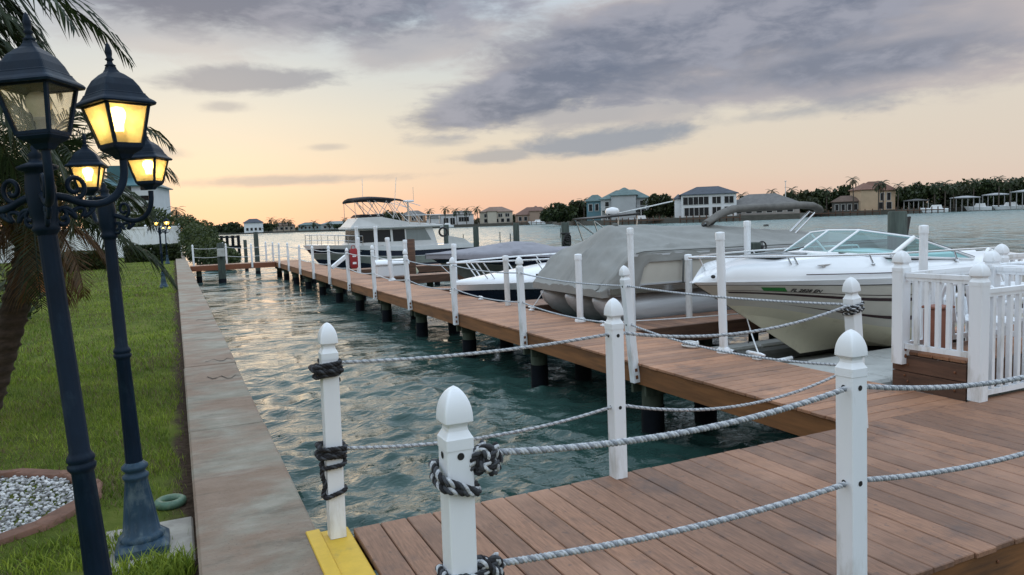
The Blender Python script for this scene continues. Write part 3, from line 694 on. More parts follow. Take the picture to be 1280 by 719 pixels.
r = rope(e3(P1, .875, hw+.02), e3(P3, .868, -hw), .028, .0108, 'upper rope from the yellow-step post to the middle platform post')
attach(r, [wrap(P1, .80, 3.4, .022, hw, .0125, .7, seed=1), wrap(P1, .835, 2.3, .02, hw+.012, .012, .9, seed=2)], .0125, mis=(1, 1, 0))
r = rope(e3(P1, .435, hw+.02), e3(P3, .430, -hw), .06, .0108, 'lower rope from the yellow-step post to the middle platform post')
attach(r, [wrap(P1, .36, 4.2, .026, hw, .0125, .9, seed=3), wrap(P1, .42, 2., .018, hw+.014, .012, 1., seed=4), wrap(P1, .21, 1.0, .012, hw, .011, .6, (.25, .1), seed=5),
           [Vector(e3(P1, .36-.15*k/8, -hw-.014-.006*math.sin(k), -hw*.6)) for k in range(9)]], .0125, mis=(1, 1, 0))
r = rope(e3(P2, .865, hw+.075, -.01), e3(P4, .862, -hw), .05, .0118, 'thick upper rope from the nearest post to the near right post')
attach(r, [wrap(P2, .812, 1.0, .0, hw, .0145, .3, (-.55, .25), seed=6), wrap(P2, .790, 1.05, .004, hw+.003, .0135, .3, (-.30, .15), seed=16)]+bundle(e3(P2, .858, hw+.045, -.035), .014, 6, 8, (.045, .03, .032)), .0122, mis=(0, 1, 2))
r = rope(e3(P2, .52, hw+.07, -.01), e3(P4, .485, -hw), .03, .0118, 'thick lower rope from the nearest post to the near right post')
attach(r, [wrap(P2, .478, 2.2, .022, hw, .0125, .6, (-.2, .1), seed=9)]+bundle(e3(P2, .512, hw+.045, -.02), .014, 4, 10, (.045, .03, .03)), .0122, mis=(0, 1, 2))
r = rope(e3(P3, .868, hw), p5pt(.88)+Vector((-.05, 0, 0)), .095, .0115, 'upper rope sagging from middle platform post to the leaning knotted post')
attach(r, [wrap(tuple(p5pt(.85)[:2]), .82, 3., .022, hw, .0098, .5, (.12, 0), seed=12), wrap(tuple(p5pt(.9)[:2]), .862, 1.2, .018, hw+.006, .0098, .5, (.30, 0), seed=13)], .0098, mis=(0, 1, 2))
rope(e3(P3, .43, hw), p5pt(.44)+Vector((-.05, 0, 0)), .13, .0112, 'lower rope sagging from middle platform post to the leaning knotted post')
P6 = (4.45, 2.0)
rope(e3(P4, .862, hw), (P6[0], P6[1], .88), .10, .0118, 'upper rope leaving the near right post towards the right edge')
rope(e3(P4, .485, hw), (P6[0], P6[1], .50), .075, .0118, 'lower rope leaving the near right post across the deck boards')
white_post(P6[0]+.05, P6[1], 1.08, -.03, (0, 0), 'white post at the near platform edge beyond the right side of the picture', (.86, .43))
a = p5pt
rope(postpt(0, .83), p5pt(.885), .03, .011, 'upper rope from the leaning walkway post to the knotted corner post')
rope(postpt(0, .42), p5pt(.45), .09, .011, 'lower rope from the leaning walkway post to the knotted corner post')
for k in range(len(WP)-1):
    for z, nm, sg in ((.83, 'upper', .035), (.42, 'lower', .07)):
        rope(postpt(k, z), postpt(k+1, z), sg*(.7+.6*rd.random()), .0105, f'{nm} rope of the walkway rail, {ORD[k]} span from the platform corner', k < 3)

for k, (xx, yy) in enumerate(((.75, 37.2), (2.05, 37.0), (2.25, 38.3), (4.1, 38.3), (3.3, 37.0))):
    white_post(xx, yy, [1.0, 1.05, .98, 1.0, .95][k], -.2, (rd.uniform(-1, 1), rd.uniform(-1, 1)), f'white rope post on the far reddish cross dock, {ORD[k]} from the seawall end', (), group='white posts on the far cross dock')
for z, nm in ((.83, 'upper'), (.42, 'lower')):
    rope((.75, 37.2, z), (2.05, 37.0, z), .06, .011, f'{nm} rope of the far cross dock beside the mangrove', False)
    rope((2.05, 37.0, z), (4.36, 37.3, z), .10, .011, f'{nm} rope of the far cross dock reaching the walkway', False)
# plain white pipe posts on the boat side
def pipe(x, y, top, bot, r, label, tilt=(0, 0), old=False, foot=False):
    o = empty('pipe_post', (x, y, 0), label, 'pipe post', 'plain white pipes on the boat side'); o.rotation_euler = (rad(tilt[0]), rad(tilt[1]), 0)
    m = MB(); m.lathe([(r, bot), (r, top-.07)], 16); m.build('pipe', M['pvc_old' if old else 'pvc'], o)
    m = MB(); m.lathe([(r*1.12, top-.085), (r*1.12, top-.012), (r*1.02, top), (r*.3, top+.006)], 16); m.build('cap', M['pvc'], o)
    if foot: m = MB(); m.lathe([(r*1.7, bot), (r*1.7, bot+.03), (r*1.25, bot+.06)], 14); m.build('foot', M['pvc'], o)
    return o
pipe(5.50, 6.42, 1.345, 0, .046, 'tall plain white pipe post on the walkway edge before the cuddy bow', (0, -1.6), foot=True)
pipe(5.50, 9.62, 1.02, 0, .05, 'white pipe post standing at walkway edge below the pontoon bow', (0, -.6), foot=True)
pipe(5.53, 12.35, .92, 0, .05, 'weathered pipe post in front of the white bow boat', (0, -1.0), True)
pipe(5.60, 8.36, 1.40, -.3, .042, 'tall white pipe just behind the leaning walkway post', (0, -.6))
pipe(7.05, 9.0, .95, 0, .05, 'weathered white pipe standing on the pontoon finger pier', (0, -.3), True)
pipe(8.02, 8.8, 1.42, -.3, .05, 'tall white pipe between pontoon cover and the cuddy bow rail')
pipe(7.25, 5.3, 1.345, -.6, .043, 'white pipe beside the cuddy windshield behind the picket railing')
pipe(5.50, 20.2, 1.22, 0, .06, 'leaning white pipe on walkway edge before the cruiser window', (0, -4), foot=True)
for k, (px, py, Y, tp) in enumerate(((445, 283, 25.2, 1.75), (469, 283, 23.0, 1.75), (447, 297, 25.0, 1.3), (567, 305, 15.9, 1.25), (506, 300, 19.8, .9))):
    q = gy(px, py, Y); pipe(q.x, q.y, q.z, -.5, .055, ['tall white pipe before the cruiser cabin, left one', 'tall white pipe before the cruiser middle window, right one', 'shorter white pipe close behind the left tall cruiser pipe', 'thin white pipe by the lavender covered boat bow', 'thin white pipe by the rough brown piling'][k])
# cleats along the boat side of the walkway
for k, yy in enumerate((5.9, 8.95, 11.3, 13.6, 15.3)):
    m = MB(); o = empty('dock_cleat', (5.50, yy, 0), f'small white dock cleat on the walkway edge, {ORD[k]} from the platform', 'cleat', 'white cleats on the walkway edge')
    m.box(-.035, -.05, 0, .035, .05, .03, .008); m.build('base', M['pvc'], o)
    m = MB(); m.tube([(0, -.11, .06), (0, -.05, .065), (0, 0, .06), (0, .05, .065), (0, .11, .06)], [.012, .017, .02, .017, .012], 8); m.box(-.014, -.03, .028, .014, .03, .05); m.build('horn', M['pvc'], o)
# ---------------------------------------------------------------- raised landing with picket railings
def railing(name, a, b, z0, z1, label, n, posts=(True, True), tops=(None, None), bots=(None, None), group='white picket railings on the right'):
    a, b = Vector(a), Vector(b); t = (b-a).normalized(); L = (b-a).length
    o = empty(name, (0, 0, 0), label, 'railing', group)
    m = MB(); up = Vector((0, 0, 1))
    m.bar(a+up*(z1-.02), b+up*(z1-.02), .05, .036); m.bar(a+up*(z1-.052), b+up*(z1-.052), .036, .027); m.build('top_rail', M['pvc'], o)
    m = MB(); m.bar(a+up*(z0+.022), b+up*(z0+.022), .042, .044); m.build('bottom_rail', M['pvc'], o)
    for i in range(n):
        q = a+t*L*(i+1)/(n+1); m = MB(); m.box(q.x-.018, q.y-.018, z0+.0445, q.x+.018, q.y+.018, z1-.0665, .003); m.build('picket', M['pvc'], o)
    return o
land = empty('raised_landing', (0, 0, 0), 'raised plank landing with dark timber sides behind the picket railing', 'landing')
p = MB(); y = 3.79
while y < 4.90: p.box(5.70 if y < 4.3 else 6.95, y, .275, 9.6, y+.1365, .303, .004); y += .1425
p.build('decking', M['deck_x'], land)
fm = MB(); fm.box(5.665, 3.76, .135, 5.695, 4.42, .272); fm.box(5.665, 3.76, -.02, 5.695, 4.42, .128); fm.box(5.70, 3.755, .0, 9.6, 3.78, .272); fm.box(6.95, 4.95, -.2, 9.6, 4.98, .272); fm.box(5.70, 4.39, -.02, 6.94, 4.42, .272)
fm.build('side_board', M['oldwood'], land)
m = MB()
for yy, zz in ((4.27, .2), (4.27, .05), (3.85, .2), (3.85, .05), (4.3, .10)): m.ball((5.660, yy, zz), .011, (.5, 1, 1), 8, 4)
m.build('bolt', M['rust'], land)
def rail_post(x, y, top, bot, label, rust=False):
    o = white_post(x, y, top, bot, (0, 0), label, (), .105, 'posts of the picket railings')
    if rust:
        m = MB()
        for zz in (.27, .33): m.ball((-.006, -.053, zz), .017, (1, .4, 1.1), 8, 5)
        m.build('rusty_bolt', M['rust'], o)
    return o
rail_post(5.66, 4.34, 1.18, .20, 'white picket-railing post with two rusty bolts before the cuddy hull', True)
rail_post(5.69, 3.68, 1.095, 0.001, 'big white corner post of the railing standing on the deck planks')
rail_post(6.88, 4.34, 1.12, .303, 'white railing post behind the corner post, nearer of the two')
rail_post(8.05, 4.98, 1.12, .0, 'white railing post farthest back at the right edge')
railing('picket_railing', (5.66, 4.285, 0), (5.69, 3.735, 0), .335, .99, 'short picket railing between the bolted post and the corner post', 5)
railing('picket_railing', (5.745, 3.68, 0), (7.6, 3.68, 0), .035, .885, 'picket railing running right from the corner post at deck level', 16)
railing('picket_railing', (5.715, 4.34, 0), (6.825, 4.34, 0), .34, .99, 'picket railing along the far side of the raised landing', 8)
railing('picket_railing', (6.88, 4.285, 0), (6.88, 3.74, 0), .34, .97, 'short picket railing across the landing right of the reddish box', 5)
railing('picket_railing', (8.105, 4.98, 0), (9.6, 4.98, 0), .34, 1.0, 'picket railing at the far right edge behind the chairs', 10)
o = empty('storage_box', (5.90, 4.17, .303), 'reddish wooden box standing upright behind the picket railing', 'box')
m = MB(); m.box(-.085, -.08, 0, .085, .08, .37, .008); m.build('body', M['redwood'], o)
m = MB(); m.box(-.095, -.09, .372, .095, .09, .395, .006); m.build('lid', M['redwood'], o)
m = MB(); m.box(-.04, -.096, .375, .0, -.0905, .39); m.build('latch', M['steel'], o)
def chair(x, y, z, rz, label):
    o = empty('plastic_chair', (x, y, z), label, 'chair', 'white plastic chairs on the landing', rad(rz))
    m = MB(); m.loft([[(-.22, y_, .40+.012*abs(y_*4)), (.22, y_, .40+.012*abs(y_*4)), (.22, y_, .425+.012*abs(y_*4)), (-.22, y_, .425+.012*abs(y_*4))] for y_ in (-.23, -.1, 0, .1, .22)], True, False); m.build('seat', M['pvc'], o)
    m = MB(); m.tube([(-.22, .22, .42), (-.23, .28, .62), (-.18, .31, .74), (0, .33, .78), (.18, .31, .74), (.23, .28, .62), (.22, .22, .42)], .018, 8)
    for xx in (-.14, -.07, 0, .07, .14): m.bar((xx, .23, .42), (xx*.9, .325, .75), .034, .014)
    m.build('backrest', M['pvc'], o)
    for s in (-1, 1):
        m = MB(); m.tube([(s*.23, .27, .60), (s*.27, .1, .62), (s*.27, -.15, .61), (s*.26, -.22, .57), (s*.25, -.24, .40)], .02, 8); m.build('armrest', M['pvc'], o)
        for y0 in (-.23, .24): m = MB(); m.tube([(s*.22, y0*.9, .40), (s*.25, y0*1.12, 0)], [.024, .017], 8); m.build('leg', M['pvc'], o)
chair(6.38, 4.08, .12, 100, 'white plastic chair beside the reddish box on the landing')
chair(7.75, 4.55, .303, 20, 'white plastic chair at the right edge behind the near railing')

# grey drive-on float
def float_dock():
    o = empty('floating_dock', (0, 0, 0), 'light grey floating drive-on dock under the cuddy boat', 'floating dock')
    m = MB(); x = 5.75
    while x < 12.3:
        m.box(x, 5.15, -.62, x+.86, 6.33, -.20, .03); m.box(x, 8.0-.05, -.62, x+.86, 8.25, -.33, .03); x += .87
    m.box(6.6, 6.34, -.62, 12.3, 7.94, -.52, .02)
    m.box(5.72, 4.45, -.62, 6.5, 5.13, -.26, .03); m.box(6.52, 4.98, -.62, 8.9, 5.13, -.36, .03)
    m.build('float_module', M['grey_float'], o)
    m = MB(); m.box(6.9, 6.5, -.515, 12.1, 6.78, -.36, .04); m.box(6.9, 7.62, -.515, 12.1, 7.9, -.36, .04); m.build('bunk', M['cover_d'], o)
    m = MB(); m.box(5.70, 3.78, -.50, 5.76, 4.7, -.22); m.box(5.70, 3.78, -.56, 7.5, 3.84, -.2); m.build('edge_beam', M['grey_float'], o)
float_dock()
def fender(a, b, r, mats, label):
    a, b = Vector(a), Vector(b); o = empty('fender', a, label, 'fender'); d = b-a
    m = MB(); m.tube([d*t for t in (0, .04, .12, .5, .88, .96, 1)], [r*.3, r*.7, r, r, r, r*.7, r*.3], 12); m.build('body', mats[0], o)
    m = MB(); m.tube([d*.88, d*.95, d*1.02], [r*1.02, r*.8, r*.4], 12); m.build('end_cap', mats[1], o)
for (a_, b_), r_, c_, l_ in ((((933, 440), (957, 446)), .030, 'navy', 'white fender with navy end lying on the grey float near the cuddy bow'), (((968, 452), (992, 447)), .024, 'navy', 'slim white boat pole piece with navy end nearest the planks'), (((905, 436), (920, 441)), .026, 'black', 'short white fender with black end by the walkway edge')):
    fender(gz(*a_, -.165), gz(*b_, -.165), r_, (M['pvc'], M[c_]), l_)

# ---------------------------------------------------------------- lamps
CRh = Vector((CR.x, CR.y, 0)).normalized(); CFh = Vector((CF.x, CF.y, 0)).normalized(); CAZ = math.atan2(CRh.y, CRh.x)
def lantern(par, loc, rz, lit, light=False):
    L = empty('lantern', loc, rz=rz, parent=par)
    def sq(h, z, c=.0): return [(h, h, z), (-h, h, z), (-h, -h, z), (h, -h, z)]
    def pyr(prof, mb, rd_=.06):
        mb.loft([[(x, y, z) for x, y in rsq(h, rd_, 20)] for h, z in prof], True, False)
    m = MB(); pyr([(.020, -.035), (.030, -.02), (.050, -.008), (.057, 0), (.057, .006), (.052, .008)], m); 
    # corner bars and rims
    for sx in (-1, 1):
        for sy in (-1, 1): m.bar((sx*.052, sy*.052, .006), (sx*.0815, sy*.0815, .142), .011, .011)
    for h, z in ((.0535, .010), (.083, .140)):
        for k in range(4):
            a, b = [((h, h), (-h, h)), ((-h, h), (-h, -h)), ((-h, -h), (h, -h)), ((h, -h), (h, h))][k]
            m.bar((*a, z), (*b, z), .010, .009)
    m.build('frame', M['lampmetal'], L)
    m = MB(); pyr([(.105, .140), (.108, .146), (.104, .152), (.090, .162), (.082, .174), (.0815, .177), (.077, .180), (.068, .203), (.054, .226), (.034, .244), (.022, .252), (.016, .262), (.014, .270)], m, .10); m.build('roof', M['lampmetal'], L)
    m = MB(); m.lathe([(.014, .268), (.020, .274), (.011, .280), (.009, .288), (.016, .294), (.009, .300), (.012, .312), (.0125, .322), (.007, .342), (.001, .350)], 12); m.build('finial', M['lampmetal'], L)
    g = MB()
    lo, hi, z0, z1 = .0515, .0795, .014, .137
    for k in range(4):
        a, b = [((1, 1), (-1, 1)), ((-1, 1), (-1, -1)), ((-1, -1), (1, -1)), ((1, -1), (1, 1))][k]
        g.add([(a[0]*lo, a[1]*lo, z0), (b[0]*lo, b[1]*lo, z0), (b[0]*hi, b[1]*hi, z1), (a[0]*hi, a[1]*hi, z1)], [(0, 1, 2, 3)])
    g.build('glass', M['amber' if lit else 'clearold'], L)
    s = MB(); s.lathe([(.017, .008), (.017, .045), (.022, .048), (.022, .055)], 16); s.build('socket', M['bulb_base'], L)
    b = MB(); b.lathe([(.020, .055), (.024, .066), (.035, .084), (.037, .098), (.033, .113), (.022, .125), (.004, .129)] if not lit else [(.016, .055), (.019, .08), (.030, .106), (.031, .120), (.024, .134), (.003, .140)], 18)
    b.build('bulb', M['bulb_on' if lit else 'bulb_off'], L)
    return L
def lamp(loc, lean, arms, label, group='black lamp posts with lanterns on the lawn', worn=True, cz=1.03, lsc=(.85, .85)):
    root = empty('lamp_post', loc, label, 'lamp post', group)
    axis = lean[0]; ang = rad(lean[1]); root.rotation_mode = 'QUATERNION'
    from mathutils import Quaternion
    root.rotation_quaternion = Quaternion(Vector(axis), ang)
    fl = lambda t, z: 1+.035*math.cos(12*t) if (.08 < z < .40 or .47 < z < cz or cz+.07 < z < 1.66) else 1
    m = MB(); m.loft([[(x, y, z) for x, y in rsq(h, r_, 24)] for h, z, r_ in ((.128, 0, .12), (.128, .05, .12), (.118, .062, .2), (.108, .075, .4))], True, False)
    m.lathe([(.108, .074), (.112, .092), (.098, .106), (.088, .112), (.076, .20), (.064, .30), (.053, .385), (.056, .395), (.063, .405), (.063, .415), (.053, .425), (.046, .432), (.054, .442), (.064, .455), (.064, .466), (.050, .478), (.041, .486)], 96, fl=fl)
    m.build('pedestal', M['lampbase'] if worn else M['lampmetal'], root)
    m = MB(); m.lathe([(.040, .480), (.033, cz), (.036, cz+.006), (.042, cz+.014), (.043, cz+.026), (.037, cz+.032), (.038, cz+.036), (.042, cz+.042), (.041, cz+.052), (.036, cz+.060), (.031, cz+.07), (.027, 1.655)], 96, fl=fl); m.build('shaft', M['lampmetal'], root)
    m = MB(); m.lathe([(.028, 1.65), (.036, 1.662), (.041, 1.668), (.036, 1.680), (.034, 1.70), (.040, 1.715), (.043, 1.80), (.038, 1.835), (.037, 1.85), (.056, 1.856), (.058, 1.866), (.043, 1.872), (.022, 1.880), (.018, 1.892), (.024, 1.902), (.010, 1.914), (.012, 1.926), (.002, 1.94)], 32); m.build('hub', M['lampmetal'], root)
    for th, r_, lit, rot in arms:
        d = CRh*math.cos(rad(th))+CFh*math.sin(rad(th)); up = Vector((0, 0, 1))
        m = MB()
        path = [(.02, 1.775), (.07, 1.765), (.11, 1.748), (.15, 1.740), (.19, 1.745), (.225, 1.765), (.25, 1.80), (.262, 1.84), (.265, 1.885)]
        k = r_/.265
        pts = [d*(a*k)+up*z for a, z in path]; Q = [pts[0]]
        for i in range(len(pts)-1):
            p0, p1, p2, p3 = pts[max(i-1, 0)], pts[i], pts[i+1], pts[min(i+2, len(pts)-1)]
            for s in (.25, .5, .75, 1.): Q.append(.5*((2*p1)+(p2-p0)*s+(2*p0-5*p1+4*p2-p3)*s*s+(3*p1-3*p2+p3-p0)*s**3))
        m.tube(Q, .0125, 10)
        # scroll work under and over the arm
        sc = [d*((.055+.035*math.cos(t)*(1-t/9))*k)+up*(1.70+.04*math.sin(t)*(1-t/9)) for t in [i*.3 for i in range(26)]]; m.tube(sc, .0075, 8)
        sc = [d*((.045+.010*t+.012*math.sin(t*2.2))*k)+up*(1.715-.016*math.cos(t*1.6)) for t in [i*.35 for i in range(34)] if t < 11.]; m.tube(sc, .007, 8)
        sc = [d*((.10+.030*math.cos(t)*(1-t/10))*k)+up*(1.80+.034*math.sin(t)*(1-t/10)) for t in [-1.6+i*.3 for i in range(26)]]; m.tube(sc, .0075, 8)
        m.build('scroll_arm', M['lampmetal'], root)
        lantern(root, d*r_+up*1.92, CAZ+rad(rot), lit).scale = (lsc[0], lsc[0], lsc[1])
    return root
near_lamp = lamp((-.28, 2.70, LZ+.032), ((CFh.x, CFh.y, 0), -3.2), [(41, .25, True, 58), (-52, .255, False, 0), (180, .24, False, 20)], 'near dark blue lamp post with one lit lantern and one unlit lantern', cz=.875, lsc=(.88, 1.0))
mid_lamp = lamp((-.262, 4.26, LZ), ((CFh.x, CFh.y, 0), -1.4), [(0, .235, True, 0), (135, .236, True, 20)], 'second lamp post with worn blue flared base on a concrete pad')
for k, (x, y, lab) in enumerate(((-.39, 25.2, 'distant lamp post with lit lanterns midway along the lawn edge'), (-.42, 45.0, 'farthest lamp post near the white fence, lanterns lit'))):
    c = dup(mid_lamp); c.location = (x, y, LZ); c['label'] = lab; c.rotation_quaternion = (1, 0, 0, 0)

# ---------------------------------------------------------------- palm by the lawn
def frond(mb, o, az, el, L, droop, n=34, lw=.0085, ll=.36, seed=0, side=.9, mi=0, mr=1):
    g = random.Random(seed); P = []; T = []
    p = Vector(o); a = az; e = el
    for i in range(n+1):
        d = Vector((math.cos(e)*math.sin(a), math.cos(e)*math.cos(a), math.sin(e))); P.append(p.copy()); T.append(d); p = p+d*(L/n); e -= droop/n*(.4+1.3*i/n)
    mb.tube(P[::3]+[P[-1]], [.014*(1-.85*i/(len(P[::3]))) for i in range(len(P[::3])+1)], 5, False, mr)
    for i in range(3, n+1):
        t = i/n; l = ll*(math.sin(math.pi*min(1, .16+t*.84))**.6)*(.85+.3*g.random())
        d = T[i]; sdir = d.cross(Vector((0, 0, 1))); sdir = sdir.normalized() if sdir.length > .05 else Vector((1, 0, 0)); up = sdir.cross(d)
        for s in (-1, 1):
            for sub in (0., .5):
                b = P[i]-d*(L/n*sub); v = (sdir*s*side*(.9+.2*g.random())+d*(.55+.5*t+.2*g.random())+up*(.28*g.random()-.02)).normalized()
                mid = b+v*l*.55; tip = b+v*l+Vector((0, 0, -l*(.18+.35*g.random()))); w = (d*.7+up*.3).normalized()*lw
                mb.add([b-w*.6, b+w*.6, mid+w, mid-w, tip], [(0, 1, 2, 3), (3, 2, 4)], False, mi)
def palm(base, crown, label, fronds, seed=1):
    root = empty('palm_tree', base, label, 'palm tree'); c = Vector(crown)-Vector(base); g = random.Random(seed)
    m = MB(); secs = []
    for i in range(70):
        t = i/69; ctr = c*t+Vector((.05*math.sin(t*2.5), 0, 0)); r_ = (.128-.02*t)*(1+.12*(i % 4 == 0)-.06*(i % 4 == 2))
        secs.append([(ctr.x+r_*(1+.07*math.sin(5*q+i*2.4))*math.cos(q), ctr.y+r_*(1+.07*math.sin(5*q+i*2.4))*math.sin(q), ctr.z) for q in [2*math.pi*j/18 for j in range(18)]])
    m.loft(secs); m.build('trunk', M['bark'], root)
    m = MB()
    for i in range(150):
        a = g.random()*6.28; z = c.z-.42+.5*g.random(); r_ = .11+.05*(c.z-z)+.03*g.random(); b = Vector((c.x+r_*math.cos(a), c.y+r_*math.sin(a), z)); d = Vector((math.cos(a)*.5, math.sin(a)*.5, .8)).normalized()
        s = Vector((-math.sin(a), math.cos(a), 0)); l = .18+.18*g.random(); w = .03+.02*g.random(); m.add([b-s*w, b+s*w, b+d*l+s*w*.5, b+d*l-s*w*.5], [(0, 1, 2, 3)])
    m.build('frond_boots', M['boots'], root)
    m = MB()
    for k, (az, el, L, dr, dry) in enumerate(fronds): frond(m, c+Vector((.05*math.sin(rad(az)), .05*math.cos(rad(az)), .05)), rad(az), rad(el), L, dr, seed=seed*100+k, mi=(1 if dry else 0), mr=(1 if dry else 2))
    m.build('crown', [M['palmleaf'], M['palmdry'], M['leaf3']], root)
fr = []; g = random.Random(21)
for k in range(34):
    az = k*137.5+g.uniform(-8, 8); el = 84-k*2.7; fr.append((az, el, 1.6*(.85+.3*g.random()), 1.8+.5*g.random(), False))
for k in range(7): fr.append((30+k*52, -35-g.random()*25, 1.05, .9, True))
fr = [f for f in fr if f[4] or not (35 < f[0] % 360 < 135 and f[1] < 50)]+[(84, -22, 1.45, .7, False), (70, 30, 1.25, 2.1, False)]
pb, pc = gy(-24, 520, 8.2), gy(42, 262, 8.2)
palm((pb.x, 8.2, LZ), (pc.x, 8.2, pc.z), 'short palm with ringed brown trunk and drooping fronds left of the lamps', fr)
fr2 = [(k*47+10, 80-k*5, 1.9, 1.7, False) for k in range(18)]+[(40+k*13, 55-k*9, 1.5, 1.9, False) for k in range(9)]+[(190+k*24, 30-k*5, 1.7, 1.3, False) for k in range(9)]+[(350+k*9, 10-k*9, 1.3, .9, False) for k in range(5)]
palm((-2.6, 4.9, LZ), (-1.80, 4.75, 2.62), 'taller palm at the left edge reaching over the lanterns', fr2+[(64, 22, 1.7, 2.4, False), (75, 48, 1.5, 2.3, False), (58, 62, 1.3, 1.8, False), (90, 40, 1.2, 1.8, False)], 3)

# ---------------------------------------------------------------- hedges, bushes, fence, pot
def leafcloud(mb, c, ax, n, s, g, shell=.5, box=False, mi=0):
    for i in range(n):
        while True:
            p = Vector((g.uniform(-1, 1), g.uniform(-1, 1), g.uniform(-1, 1)))
            if box: 
                k = g.randrange(3)
                if g.random() < .75: p[k] = math.copysign(1-.12*g.random(), p[k])
                break
            if shell < p.length < 1: break
        q = Vector((c[0]+p.x*ax[0], c[1]+p.y*ax[1], c[2]+p.z*ax[2])); z = s*(.6+.8*g.random())
        a = Vector((g.uniform(-1, 1), g.uniform(-1, 1), g.uniform(-1, 1))).normalized(); b = a.orthogonal().normalized(); b2 = a.cross(b)
        mb.add([q-b*z*.55, q+b2*z*.3, q+b*z*.55, q-b2*z*.3], [(0, 1, 2, 3)], False, mi)
def bush(name, label, blobs, n, s, mat, seed, cat='bush', group=None, stem=True, box=False):
    g = random.Random(seed); c0 = blobs[0][0]; root = empty(name, (c0[0], c0[1], LZ), label, cat, group)
    mb = MB(); off = Vector((c0[0], c0[1], LZ))
    for c, ax in blobs: leafcloud(mb, Vector(c)-off, ax, n, s, g, .45, box)
    mb.build('foliage', mat, root)
    m = MB()
    for c, ax in blobs:
        q = Vector(c)-off
        for k in range(3): m.tube([(q.x+g.uniform(-.1, .1), q.y+g.uniform(-.1, .1), -.1), (q.x+g.uniform(-.5, .5)*ax[0], q.y+g.uniform(-.5, .5)*ax[1], q.z+ax[2]*.4)], [.03, .012], 5)
    m.build('stem', M['treebark'], root)
bush('clipped_hedge', 'clipped dark hedge below the white fence, left of the distant lamps', [((-3.9, 42.5, .32), (1.15, .8, .46))], 3400, .24, M['leaf'], 1, 'hedge', 'clipped hedges on the lawn', box=True)
bush('clipped_hedge', 'clipped dark hedge directly behind the distant lamp posts', [((-1.25, 50.5, .35), (1.5, .8, .5))], 3400, .26, M['leaf'], 2, 'hedge', 'clipped hedges on the lawn', box=True)
bush('shrub', 'dark leafy shrub in the bed behind the palm trunk', [((-3.6, 17.5, .35), (1.1, 1.6, .75)), ((-4.4, 15., .4), (1.1, 1.6, .8))], 900, .14, M['leaf'], 3)
bush('shrub', 'broad dark shrub at the left edge behind the palm', [((-3.3, 11.5, .25), (.9, 1.4, .65)), ((-3.2, 9.2, .1), (.7, .9, .45))], 1100, .12, M['leaf3'], 4)
bush('shrub', 'tall dark green shrubs in front of the apartment building', [((-10, 66, 3.0), (3.5, 2, 2.6)), ((-5.2, 68, 2.6), (2.6, 2, 2.2)), ((-1.6, 70, 2.2), (2.0, 2, 1.7))], 1300, .32, M['leaf2'], 5)
bush('mangrove_bush', 'large mangrove bush on the water just beyond the seawall end', [((1.9, 52, .25), (1.3, 3.0, 1.0)), ((1.3, 56, .9), (1.1, 3, 1.35)), ((2.7, 55, -.15), (1.1, 3, .8)), ((1.9, 60, 1.3), (1.3, 3, 1.2)), ((2.8, 60, .2), (1.0, 2.5, .8)), ((2.7, 48.5, -.1), (1.0, 1.6, .7)), ((1.0, 63, 1.8), (1., 2, 1.2))], 2000, .19, M['leaf2'], 6)
def fence():
    o = empty('vinyl_fence', (0, 0, 0), 'tall white vinyl fence across the far end of the lawn', 'fence')
    m = MB(); x = -14.
    while x < .25: m.box(x, 62.0, LZ, x+.298, 62.05, 2.05, .01); x += .3
    m.build('panel', M['pvc'], o)
    m = MB(); m.box(-14, 61.96, 1.98, .3, 62.09, 2.12); m.box(-14, 61.96, LZ+.03, .3, 62.09, LZ+.15); m.build('rail', M['pvc'], o)
    for x in (-13.9, -11.5, -9.1, -6.7, -4.3, -1.9, .42): m = MB(); m.box(x-.07, 61.94, LZ, x+.07, 62.10, 2.2); m.lathe([(.1, 2.2), (.0, 2.29)], 4, (x, 62.02, 0)); m.build('post', M['pvc'], o)
    o2 = empty('vinyl_fence', (0, 0, 0), 'white fence return running along the seawall beyond the hedge', 'fence')
    m = MB(); y = 50.
    m.box(.40, 62.12, 0, .45, 84, 2.1); m.build('panel', M['pvc'], o2); m = MB(); m.box(.37, 62.12, 2.1, .48, 84, 2.2); m.build('rail', M['pvc'], o2)
fence()
q = gz(50, 366, LZ); o = empty('plant_pot', (q.x, q.y, LZ), 'terracotta plant pot behind the palm trunk on the lawn', 'plant pot')
m = MB(); m.lathe([(.24, 0), (.34, .55), (.37, .56), (.37, .64), (.33, .64), (.32, .55)], 20); m.build('pot', M['terracotta'], o)
m = MB(); leafcloud(m, (0, 0, .9), (.3, .3, .32), 160, .12, random.Random(9), .2); m.build('foliage', M['leaf2'], o)
